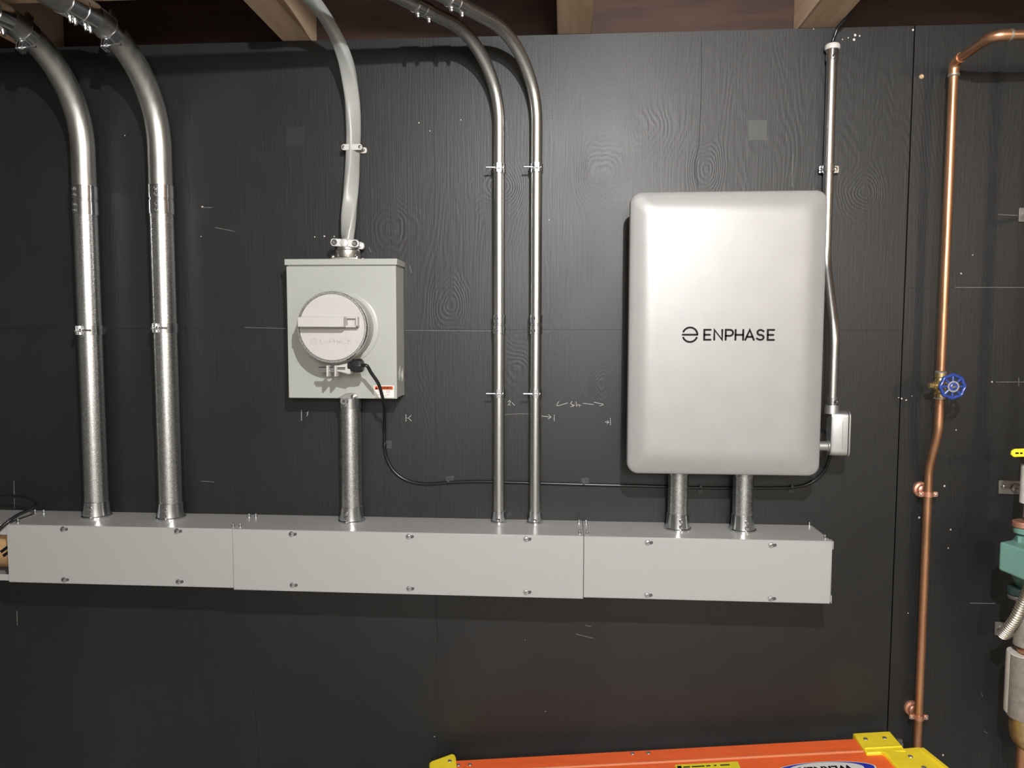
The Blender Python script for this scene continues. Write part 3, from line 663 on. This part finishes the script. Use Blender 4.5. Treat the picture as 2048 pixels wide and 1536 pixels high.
MB().lathe([(.012, .014), (.0165, .014), (.0175, .017), (.0172, .023), (.0150, .0265), (.006, .0265)], (EX, -.026, zt_), UPV, 24).build('bushing', 'strap_plastic', t)
w = [Vector((EX, -.026, zt_-.02)), Vector((EX, -.026, zt_+.03)), at(1670, 70, .03), at(1676, 55, .035), at(1690, 38, .05), at(1705, 15, .08), at(1712, -15, .13)]
single(MB().tube(smooth_path(w), .0036, 10), 'ceiling_wire', 'cable_black', 'thin black wire dropping from the joists into the side conduit', 'wire')
c = at(1661, 337, .026)
t = thing('conduit_strap', 'two-hole steel strap on the side conduit above the silver enclosure', 'strap', (EX, -.026, c.z-.01))
MB().lathe([(er+.0003, -.0085), (er+.0017, -.0085), (er+.0017, .0085), (er+.0003, .0085)], (EX, -.026, c.z), UPV, 24, closed=True).build('band', 'zinc', t)
mb = MB().prism([(EX+.019+a, c.z+b) for a, b in rrect(.0085, .0085, .0035)], wallplane, .0140, .0158); mb.build('tab', 'zinc', t)
MB().box(EX-.019, EX-er+.001, -.0158, -.0142, c.z-.008, c.z+.008).build('tab', 'zinc', t)
MB().box(EX-.012, EX+.012, -.0142, -.0005, c.z-.007, c.z+.007).build('foot', 'zinc', t)
screw_mb((EX-.016, -.0158, c.z), OUT, .004, .003).build('screw', 'zinc', t); screw_mb((EX+.020, -.0158, c.z+.001), OUT, .004, .003).build('screw', 'zinc', t)

lbt, lbb = at(1680, 822, dLB).z, at(1676, 911, dLB).z
lx0, lx1 = at(1664, 870, dLB+.018).x, at(1691, 870, dLB).x; lcz = (lbt+lbb)/2; lh = (lbt-lbb)/2
t = thing('conduit_fitting', 'cast aluminium elbow conduit body beside the silver enclosure', 'conduit fitting', ((lx0+lx1)/2, -dLB, lbb))
fnx = lambda a, b, x: Vector((x, -dLB+a, lcz+b))
MB().loft([[fnx(a*k, b*k2, x) for a, b in rrect(.020, lh, .012, 6)] for x, k, k2 in ((lx0-.002, .80, .965), (lx0+.004, .95, .99), (lx1-.001, 1, 1))]).build('body', 'aluminium_body', t, bevel=.001)
MB().loft([[fnx(a*k, b*k2, x) for a, b in rrect(.0215, lh+.0015, .013, 6)] for x, k, k2 in ((lx1, 1, 1), (lx1+.003, 1, 1), (lx1+.0045, .94, .985))]).build('cover', 'aluminium_body', t)
MB().lathe([(.0165, 0), (.0160, .010), (.0150, .020)], (EX, -dLB, lbt-.006), UPV, 28).build('top_hub', 'aluminium_body', t)
zz = at(1652, 892, dLB).z
MB().lathe([(.0135, 0), (.0135, .006), (.0118, .008), (.0118, .034)], (lx0+.002, -dLB, zz), (-1, 0, 0), 28).build('side_hub', 'aluminium_body', t)
MB().box((lx0+lx1)/2+.0045, (lx0+lx1)/2+.0055, -dLB-.0206, -dLB-.019, lcz-lh*.62, lcz+lh*.55).build('casting_line', 'aluminium_body', t)

# ------------------------------------------------------------------ copper pipe with valve
cr = .0098; du, dl = .070, .036
xu = at(1896, 420, du).x; xl = at(1847, 1200, dl).x
zv = at(1879, 771, du).z; ztop = at(1911, 124, du).z
dR = .226
t = thing('copper_pipe', 'copper water pipe with an offset bend, running down the right of the wall', 'pipe', (xl, -dl, 0))
za, zb_ = at(1878, 862, du).z, at(1857, 938, dl).z
MB().tube(arc_path([(xl, -dl, 0.001), (xl, -dl, zb_), (xu, -du, za), (xu, -du, zv-.01)], .11, 10), cr, 24).build('lower_pipe', 'copper', t)
MB().tube([(xu, -du, zv+.01), (xu, -du, ztop-.015)], cr, 24).build('upper_pipe', 'copper', t)
ze = ztop; e1 = Vector((xu, -du, ze))
MB().tube(arc_path([e1-UPV*.030, e1, e1+OUT*.030], .018, 8), cr+.0016, 24).build('elbow_fitting', 'copper', t)
MB().lathe([(cr+.0005, -.003), (cr+.0030, -.001), (cr+.0026, .003), (cr, .004)], e1-UPV*.030, UPV, 24).build('solder_joint', 'solder', t)
e2 = Vector((xu, -dR, ze))
MB().tube([e1+OUT*.028, e2-OUT*.028], cr, 24).build('outward_pipe', 'copper', t)
MB().tube(arc_path([e2-OUT*.030, e2, e2+XV*.034], .022, 8), cr+.0016, 24).build('elbow_fitting', 'copper', t)
MB().lathe([(cr+.0005, -.003), (cr+.0026, -.001), (cr+.0022, .003), (cr, .004)], e2+XV*.034, XV, 24).build('solder_joint', 'solder', t)
MB().tube([e2+XV*.032, (XR-.01, -dR, ze)], cr, 24).build('overhead_pipe', 'copper', t)

t = thing('gate_valve', 'brass shutoff valve with blue handwheel on the copper pipe', 'valve', (xu, -du, zv-.03))
MB().lathe([(cr+.003, -.030), (cr+.003, -.019), (cr+.001, -.017), (cr+.002, -.010), (.0165, -.004), (.0165, .005), (cr+.002, .012), (cr+.001, .018), (cr+.003, .020), (cr+.003, .031)], (xu, -du, zv), UPV, 24).build('valve_body', 'brass', t)
for z in (-.030, .031): MB().lathe([(cr+.0032, -.002), (cr+.0036, .001), (cr+.0005, .004)], (xu, -du, zv+z), UPV, 20).build('solder_joint', 'solder', t)
MB().lathe([(.010, .004), (.010, .016), (.0068, .017), (.0068, .027)], (xu, -du, zv), (-1, 0, 0), 8).build('drain_cap', 'brass', t)
MB().lathe([(.0135, .008), (.0135, .022), (.010, .024), (.010, .036), (.004, .038), (.004, .062)], (xu, -du, zv), OUT, 16).build('stem', 'brass', t)
wd = .128; wc = Vector((at(1905, 773, wd).x, -wd, at(1905, 773, wd).z)); WR = .0270
n = 96; rp = []
for k in range(n):
    g_ = 2*math.pi*k/n; r_ = WR*(1-.085*(.5-.5*math.cos(8*g_))); rp.append(wc+Vector((r_*math.cos(g_), -.0*math.cos(8*g_), r_*math.sin(g_))))
mb = MB(); vs = []; fs = []; m_ = 10
for k in range(n):
    tt = (rp[(k+1) % n]-rp[k-1]).normalized(); u = OUT; w2 = tt.cross(u)
    for j in range(m_):
        a = 2*math.pi*j/m_; vs.append(rp[k]+u*math.cos(a)*.0045+w2*math.sin(a)*.0040)
for k in range(n):
    for j in range(m_): fs.append((k*m_+j, k*m_+(j+1) % m_, ((k+1) % n)*m_+(j+1) % m_, ((k+1) % n)*m_+j))
mb.add(vs, fs); hw = mb.build('handwheel', 'blue_enamel', t)
for k in range(8):
    g_ = 2*math.pi*k/8; dr = Vector((math.cos(g_), 0, math.sin(g_)))
    MB().sweep([wc+dr*.009+OUT*.001, wc+dr*(WR-.001)], [(.0030*math.cos(a), .0030*math.sin(a)) for a in [2*math.pi*j/8 for j in range(8)]]).build('spoke', 'blue_enamel', hw)
MB().lathe([(.0125, -.002), (.0135, .002), (.0125, .004)], wc, OUT, 24).build('hub', 'blue_enamel', hw)
MB().lathe([(.0095, .003), (.0128, .003), (.0128, .0046), (.0095, .0046)], wc, OUT, 24, closed=True).build('hub_plate', 'aluminium_body', hw)
MB().lathe([(.0050, .003), (.0050, .007), (.003, .009)], wc, OUT, 6).build('hub_nut', 'zinc', hw)
for py, lab in ((988, 'upper copper bell hanger gripping the copper pipe'), (1434, 'lower copper bell hanger gripping the copper pipe above the ladder')):
    c = Vector((xl, -dl, at(1850, py, dl).z)); bz = c.z+.004
    t = thing('pipe_hanger', lab, 'pipe hanger', (xl, -.001, c.z-.02), 'copper bell hangers')
    MB().lathe([(.0205, .0003), (.0205, .003), (.0185, .006), (.0135, .0075), (.0120, .013), (.007, .016)], (xl, 0, bz), OUT, 32).build('bell', 'copper_pink', t)
    MB().lathe([(cr+.0004, -.006), (cr+.0022, -.006), (cr+.0022, .006), (cr+.0004, .006)], c, UPV, 24, closed=True).build('band', 'copper_pink', t)
    for s in (-1, 1):
        MB().prism([(xl+s*(cr+.0065)+a, c.z+b) for a, b in rrect(.0062, .006, .003)], wallplane, dl-.002, dl+.002).build('ear', 'copper_pink', t)
        screw_mb((xl+s*(cr+.0075), -dl-.002, c.z), OUT, .0042, .0035).build('screw', 'solder', t)

# ------------------------------------------------------------------ boiler loop at the right edge
rx, rd = at(2066, 1100, .15).x, .15; RP = Vector((rx, -rd, 0))
Z = lambda py, px=2050, d=rd-.03: at(px, py, d).z
t = thing('heating_pipe', 'insulated copper heating riser at the right edge of the wall', 'pipe', (rx, -rd, 0))
for z0_, z1_ in ((.001, Z(1190)), (Z(1035), Z(900)-.031), (Z(900)+.031, 2.15)): MB().tube([(rx, -rd, z0_), (rx, -rd, z1_)], .013, 20).build('copper_riser', 'copper', t)
MB().lathe([(.0275, 0), (.0275, Z(928)-Z(1000))], (rx, -rd, Z(1000)), UPV, 24).build('insulation_sleeve', 'insulation_gray', t)
MB().lathe([(.0270, 0), (.0270, Z(926)-Z(1000))], (rx-.0025, -rd+.004, Z(1001)), UPV, 24).build('insulation_jacket', 'insulation_white', t)
MB().lathe([(.0225, 0), (.0225, Z(985)-Z(1030))], (rx, -rd, Z(1030)), UPV, 24).build('insulation_sleeve', 'insulation_gray', t)
MB().lathe([(.0300, 0), (.0300, Z(1190)-Z(1280))], (rx, -rd, Z(1280)), UPV, 24).build('insulation_sleeve', 'insulation_gray', t)
MB().lathe([(.0200, 0), (.0225, .006), (.0225, .012), (.018, .020)], (rx, -rd, Z(1294)), UPV, 24).build('copper_coupling', 'copper', t)
MB().lathe([(.0365, 0), (.0375, .004), (.0375, Z(1299)-Z(1420))], (rx, -rd, Z(1420)), UPV, 24).build('insulation_sleeve', 'insulation_gray', t)
MB().lathe([(.0365, .006), (.0365, Z(1299)-Z(1420)-.004), (.0355, Z(1299)-Z(1420)+.002), (.030, Z(1299)-Z(1420)+.002)], (rx-.0018, -rd+.007, Z(1420)), UPV, 24).build('insulation_jacket', 'insulation_white', t)
mb = MB().tube(arc_path([(rx, -rd, Z(1418)), (rx, -rd, Z(1470)), (rx+.16, -rd, Z(1470))], .03, 8), .0300, 20); mb.build('brass_elbow', 'brass', t)
MB().lathe([(.016, 0), (.024, .004), (.024, .012), (.016, .016)], (rx, -rd, Z(870)), UPV, 12).build('union_nut', 'zinc', t)

t = thing('ball_valve', 'ball valve with yellow lever handle on the heating riser', 'valve', (rx, -rd, Z(905)-.02))
MB().lathe([(.018, -.03), (.022, -.02), (.024, 0), (.022, .02), (.018, .03)], (rx, -rd, Z(900)), UPV, 20).build('valve_body', 'brass', t)
MB().cyl((rx, -rd, Z(905)), (rx, -rd-.042, Z(905)), .006, 12).build('stem', 'brass', t)
h0 = at(2022, 906, rd+.04); h1 = at(2085, 904, rd+.04)
w_ = .0090
lv = MB().prism([(h0.x+.006, h0.z-w_), (h1.x, h1.z-w_), (h1.x, h1.z+w_), (h0.x+.007, h0.z+w_), (h0.x+.001, h0.z+w_*.5), (h0.x, h0.z-w_*.4)], wallplane, rd+.036, rd+.042).build('lever', 'yellow_plastic', t, bevel=.0015)
mb = MB()
for k, (x, w2) in enumerate(((.012, .007), (.022, .005), (.031, .008), (.043, .006))): mb.box(h0.x+x-.004, h0.x+x-.004+w2, -rd-.0426, -rd-.0418, h0.z-.0016, h0.z+.0020)
mb.build('lettering', 'ink', lv)

t = thing('circulator_pump', 'green cast iron circulator pump on the heating riser', 'pump', (rx, -rd, Z(1180)))
def oval(c, a, b, n_=24): return [Vector((c.x+a*math.cos(2*math.pi*k/n_), c.y+b*math.sin(2*math.pi*k/n_), c.z)) for k in range(n_)]
def slab(z0, z1, a, b, nm, m): MB().loft([oval(Vector((rx, -rd, z)), a, b) for z in (z0, z1)]).build(nm, m, t, bevel=.002)
slab(Z(1048), Z(1036), .046, .030, 'upper_flange', 'copper_pink'); slab(Z(1060), Z(1049), .043, .030, 'pump_flange', 'pump_green')
MB().lathe([(.022, 0), (.030, .012), (.040, .035), (.046, .075), (.040, .115), (.026, .138), (.022, .15)], (rx, -rd, Z(1175)), UPV, 28).build('volute', 'pump_green', t)
MB().lathe([(.045, 0), (.045, .10), (.038, .11)], (rx+.012, -rd, Z(1130)), OUT, 28).build('motor_housing', 'pump_green', t)
b0 = at(2006, 1165, rd+.02)
xb0, xb1, zb0, zb1, yb0, yb1 = at(2004, 1130, rd+.03).x, at(2050, 1130, rd+.075).x, Z(1150, 2020, rd+.05), Z(1092, 2020, rd+.05), -rd-.015, -rd-.085
mb = MB(); A = [Vector((xb0, yb0, zb0)), Vector((xb1+.02, yb1, zb0-.012)), Vector((xb1+.07, yb1+.02, zb0-.012)), Vector((xb1+.07, yb0+.05, zb0)), ]
mb.loft([A, [v+Vector((0, 0, zb1-zb0+(.004 if i in (1, 2) else 0))) for i, v in enumerate(A)]]); bxo = mb.build('terminal_box', 'pump_green', t, bevel=.005, seg=3)
e = A[1]; MB().obox(e+Vector((.012, -.002, (zb1-zb0)/2)), ((1, 0.2, 0), (0, 1, 0), (0, 0, 1)), (.014, .006, .034)).build('box_cover', 'pump_green', bxo, bevel=.003)
screw_mb(e+Vector((-.006, -.001, .016)), (-.6, -.8, 0), .0045, .004).build('screw', 'zinc', bxo)
for zq, xq in ((Z(1070), -.036), (Z(1078), -.030)): MB().lathe([(.007, -.008), (.007, .008)], (rx+xq, -rd-.01, zq), UPV, 6).build('flange_bolt', 'pump_green', t)
slab(Z(1180), Z(1166), .050, .034, 'lower_flange', 'pump_dark'); slab(Z(1189), Z(1181), .048, .032, 'companion_flange', 'bracket_steel')

fp = smooth_path([at(2062, 1165, rd+.05), at(2054, 1185, rd+.05), at(2045, 1207, rd+.045), at(2032, 1235, rd+.03), at(2017, 1256, rd+.01), at(2004, 1272, rd-.01)], 14)
mb = MB(); n = 12; vs = []; fs = []
L = 0; prev = fp[0]; samples = []
for i in range(len(fp)-1):
    for k in range(3): samples.append(fp[i].lerp(fp[i+1], k/3))
for i, p_ in enumerate(samples):
    tt = (samples[min(i+1, len(samples)-1)]-samples[max(i-1, 0)]).normalized(); u, v = orth(tt); r_ = .0102+.0022*math.sin(i*2*math.pi/7.0)
    for j in range(n): a = 2*math.pi*j/n; vs.append(p_+(u*math.cos(a)+v*math.sin(a))*r_)
for i in range(len(samples)-1):
    for j in range(n): fs.append((i*n+j, i*n+(j+1) % n, (i+1)*n+(j+1) % n, (i+1)*n+j))
fs.append(tuple(range(n))[::-1]); fs.append(tuple((len(samples)-1)*n+k for k in range(n))); mb.add(vs, fs)
t = thing('flexible_conduit', 'ribbed flexible metal conduit hanging below the green pump', 'conduit', samples[-1])
mb.build('armor', 'armor', t, ang=80)
ee = samples[-1]
MB().lathe([(.0125, 0), (.0135, .004), (.0135, .016), (.011, .020), (.011, .034)], ee+Vector((-.004, .0, .004)), (.75, .1, .12), 18).build('angle_connector', 'armor', t)

for px, py, lab, wide in ((2051, 430, 'small steel bracket plate high at the right edge of the wall', 0), (2021, 974, 'steel bracket plate with rod beside the yellow valve handle', 1), (2003, 1256, 'steel bracket plate beside the flexible metal conduit', 2)):
    c = at(px, py); w2 = .0175 if wide == 0 else (.030 if wide == 1 else .018)
    t = thing('bracket_plate', lab, 'bracket', (c.x, -.002, c.z-.017), 'steel pipe bracket plates')
    MB().prism([(c.x+a, c.z+b) for a, b in rrect(w2, .0168, .002, 2)], wallplane, .0004, .0055).build('plate', 'bracket_steel', t, bevel=.0008)
    sx2 = {0: -.005, 1: -.021, 2: -.004}[wide]
    screw_mb((c.x+sx2, -.0055, c.z+.002), OUT, .0058, .005).build('screw', 'zinc', t)
    rr0 = Vector((c.x+(.009 if wide == 1 else .012), -.0055, c.z-.001))
    if wide != 2:
        MB().lathe([(.012, 0), (.012, .006), (.007, .010)], rr0, OUT, 16).build('rod_socket', 'bracket_steel', t)
        MB().cyl(rr0+OUT*.006, Vector((rx-.006, -rd+.02, rr0.z-.010)), .0048, 12).build('rod', 'zinc', t)

# ------------------------------------------------------------------ stepladder lying on its side
dR0, dR1 = .062, .118      # rear rail, depth range
dF0, dF1 = .122, .205      # front rail
pR, pL = at(1718, 1477, dR0), at(925, 1520.5, dR0)
sl = (pR.z-pL.z)/(pR.x-pL.x); zt = lambda x: pL.z+(x-pL.x)*sl
xt, xb = at(895, 1520, .09).x, at(1752, 1490, .09).x
t = thing('step_ladder', 'orange fibreglass stepladder with yellow feet lying on its side below the wireway', 'ladder', ((xt+xb)/2, -.13, 0))
def rail(x0, x1, d0, d1, upper, nm):
    mb = MB(); th = .004; fl = .026
    for x in (0,):
        zA0, zA1 = (zt(x0), zt(x1)) if upper else (.001+.0, .001+.0)
        s = -1 if upper else 1
        def slab3(da, db, off0, off1):
            vs = [Vector((x_, -d_, z_+s*o_)) for x_, z_ in ((x0, zA0), (x1, zA1)) for d_ in (da, db) for o_ in (off0, off1)]
            mb.add(vs, [(0, 1, 3, 2), (4, 6, 7, 5), (0, 4, 5, 1), (2, 3, 7, 6), (0, 2, 6, 4), (1, 5, 7, 3)])
        slab3(d0, d1, 0, th); slab3(d0, d0+th, th, fl); slab3(d1-th, d1, th, fl)
    return mb.build(nm, 'fiberglass', t, bevel=.0012)
rail(xt, xb, dR0, dR1, True, 'rear_rail'); fr = rail(xt-.02, xb+.04, dF0, dF1, True, 'front_rail')
rail(xt, xb, dR0, dR1, False, 'rear_rail'); rail(xt-.02, xb+.04, dF0, dF1, False, 'front_rail')
# worn pale edge between the rails
def strip(x0, x1, d0, d1, h0, h1, nm, m, par=None, bev=0):
    vs = [Vector((x_, -d_, zt(x_)+o_)) for x_ in (x0, x1) for d_ in (d0, d1) for o_ in (h0, h1)]
    return MB().add(vs, [(0, 1, 3, 2), (4, 6, 7, 5), (0, 4, 5, 1), (2, 3, 7, 6), (0, 2, 6, 4), (1, 5, 7, 3)]).build(nm, m, par or t, bevel=bev)
strip(xt+.02, xb-.02, dR1-.004, dR1+.0006, -.004, .0016, 'rail_lip', 'fiberglass_edge', bev=.0005)
for k in range(3):
    x = xb-.26-.3*k; MB().box(x-.012, x+.012, -dF1+.005, -dF0-.005, .006, zt(x)-.006).build('tread', 'aluminium_body', t, bevel=.003)
for x in (xb-.15, xb-.75):
    MB().box(x-.010, x+.010, -dR1+.006, -dR1+.020, .006, zt(x)-.006).build('rear_brace', 'aluminium_body', t, bevel=.003)
# feet
fx0, fx1 = at(1718, 1490, .09).x, at(1795, 1480, .09).x
for up in (1, 0):
    zz0 = (lambda x: zt(x)) if up else (lambda x: .0)
    if up:
        ft = strip(fx0, fx1, dR0-.014, dR1+.018, -.022, .007, 'rear_foot', 'yellow_plastic', bev=.003)
        strip(fx0+.002, fx1-.002, dR1-.004, dR1+.002, .006, .0095, 'rib', 'yellow_plastic', ft, .001)
        for px, py in ((1731, 1483), (1769, 1481)):
            p = at(px, py, (dR0+dR1)/2-.012); MB().lathe([(.0055, 0), (.005, .0015), (.002, .002)], (p.x, -(dR0+dR1)/2+.012, zt(p.x)+.007), UPV, 12).build('rivet', 'aluminium_body', ft)
    else:
        MB().box(fx0, fx1, -dR1-.01, -dR0+.012, .0005, .03).build('rear_foot', 'yellow_plastic', t, bevel=.003)
for k in range(4):
    p = at(1797+1.3*(k % 2), 1470+7.5*k, .06+.016*k); MB().obox((p.x, -.066-.016*k, zt(fx1)-.010), (XV, (0, 1, 0), UPV), (.006, .0035, .006)).build('foot_tread', 'box_dark', t)
zf = zt(fx1)+.004
def gp(px, py, z): # point of the ladder top at height z under a pixel
    v = FW+RT*((px-1024)/FPX)+UP*((768-py)/FPX); return CP+v*((z-CP.z)/v.z)
poly = [gp(*q, zf) for q in ((1759, 1500), (1840, 1493), (1899, 1540), (1946, 1578), (1858, 1590), (1798, 1538), (1770, 1506))]
ff = MB().prism([(p.x, p.y) for p in poly], lambda a, b, tt: Vector((a, b, tt)), zf-.03, zf).build('front_foot', 'yellow_plastic', t, bevel=.003)
pl = [gp(*q, zf) for q in ((1838, 1498), (1847, 1497), (1907, 1545), (1897, 1546))]
MB().prism([(p.x, p.y) for p in pl], lambda a, b, tt: Vector((a, b, tt)), zf-.001, zf+.003).build('rib', 'yellow_plastic', ff, bevel=.001)
for px, py in ((1821, 1513), (1848, 1535)):
    p = gp(px, py, zf); MB().lathe([(.0058, 0), (.005, .0015), (.002, .002)], p, UPV, 12).build('rivet', 'aluminium_body', ff)
MB().box(xb-.02, xb+.10, -dF1-.004, -dF0+.004, .0005, .03).build('front_foot', 'yellow_plastic', t, bevel=.003)
# top cap
zc_ = zt(xt)+.010
pc = [gp(*q, zc_) for q in ((858, 1526), (862, 1522), (903, 1507), (909, 1508), (912, 1514), (919, 1600), (858, 1612))]
tc_ = MB().prism([(p.x, p.y) for p in pc], lambda a, b, tt: Vector((a, b, tt)), .004, zc_).build('top_cap', 'yellow_plastic', t, bevel=.003)
p = gp(899.5, 1522, zc_); MB().lathe([(.0054, 0), (.0048, .0012), (.002, .0016)], p, UPV, 12).build('rivet', 'aluminium_body', tc_)
for px, py in ((940, 1529), (917, 1530), (1265, 1507), (1297, 1506)):
    p = gp(px, py, zt(at(px, py, .08).x)+.0005); MB().lathe([(.0056, 0), (.005, .0012), (.002, .0018)], p, UPV, 12).build('rivet', 'aluminium_body', t)
# labels on the front rail, seen upside down
def lp(px, py): return gp(px, py, zt(at(px, py, .13).x)+.0002)
a, b = lp(1350, 1530), lp(1476, 1524.5); 
ya = -.1405
def rl(x0, x1, d0, d1, h, nm, m, par): return strip(x0, x1, d0, d1, h, h+.0004, nm, m, par)
lb = rl(a.x, b.x, -lp(1413, 1526.5).y, -lp(1413, 1526.5).y+.06, .0002, 'yellow_label', 'label_yellow', fr)
dd = -lp(1413, 1526.5).y
rl(a.x+.004, a.x+.014, dd+.006, dd+.03, .0007, 'pictogram', 'ink', lb)
for k, (x, w2) in enumerate(((.018, .016), (.038, .030), (.072, .010), (.090, .006), (.105, .022))):
    rl(a.x+x, a.x+x+w2, dd+.010, dd+.014, .0007, 'fine_print', 'ink', lb)
oc = lp(1643, 1523); ocx = oc.x; orx = (lp(1742, 1530).x-lp(1545, 1530).x)/2*1.04; ory = .030; ocd = -oc.y+ory
el = lambda kx, ky, dx=0: [(ocx+dx+orx*kx*math.cos(2*math.pi*k/40), ocd+ory*ky*math.sin(2*math.pi*k/40)) for k in range(40)]
top = lambda a_, b_, h_: Vector((a_, -b_, zt(a_)+h_))
lg = MB().prism(el(1, 1), top, .0002, .0006).build('oval_label', 'label_white', fr)
MB().prism(el(.965, .93), top, .0006, .0008).build('blue_oval', 'label_blue', lg)
MB().prism(el(.76, .88), top, .0008, .0010).build('white_oval', 'label_white', lg)
text_mb('WERNER', .031, lambda x, y, tt: top(ocx-x, ocd+y, tt), .0010, .0013, bold=.0011, sx=.94).build('lettering', 'ink', lg)
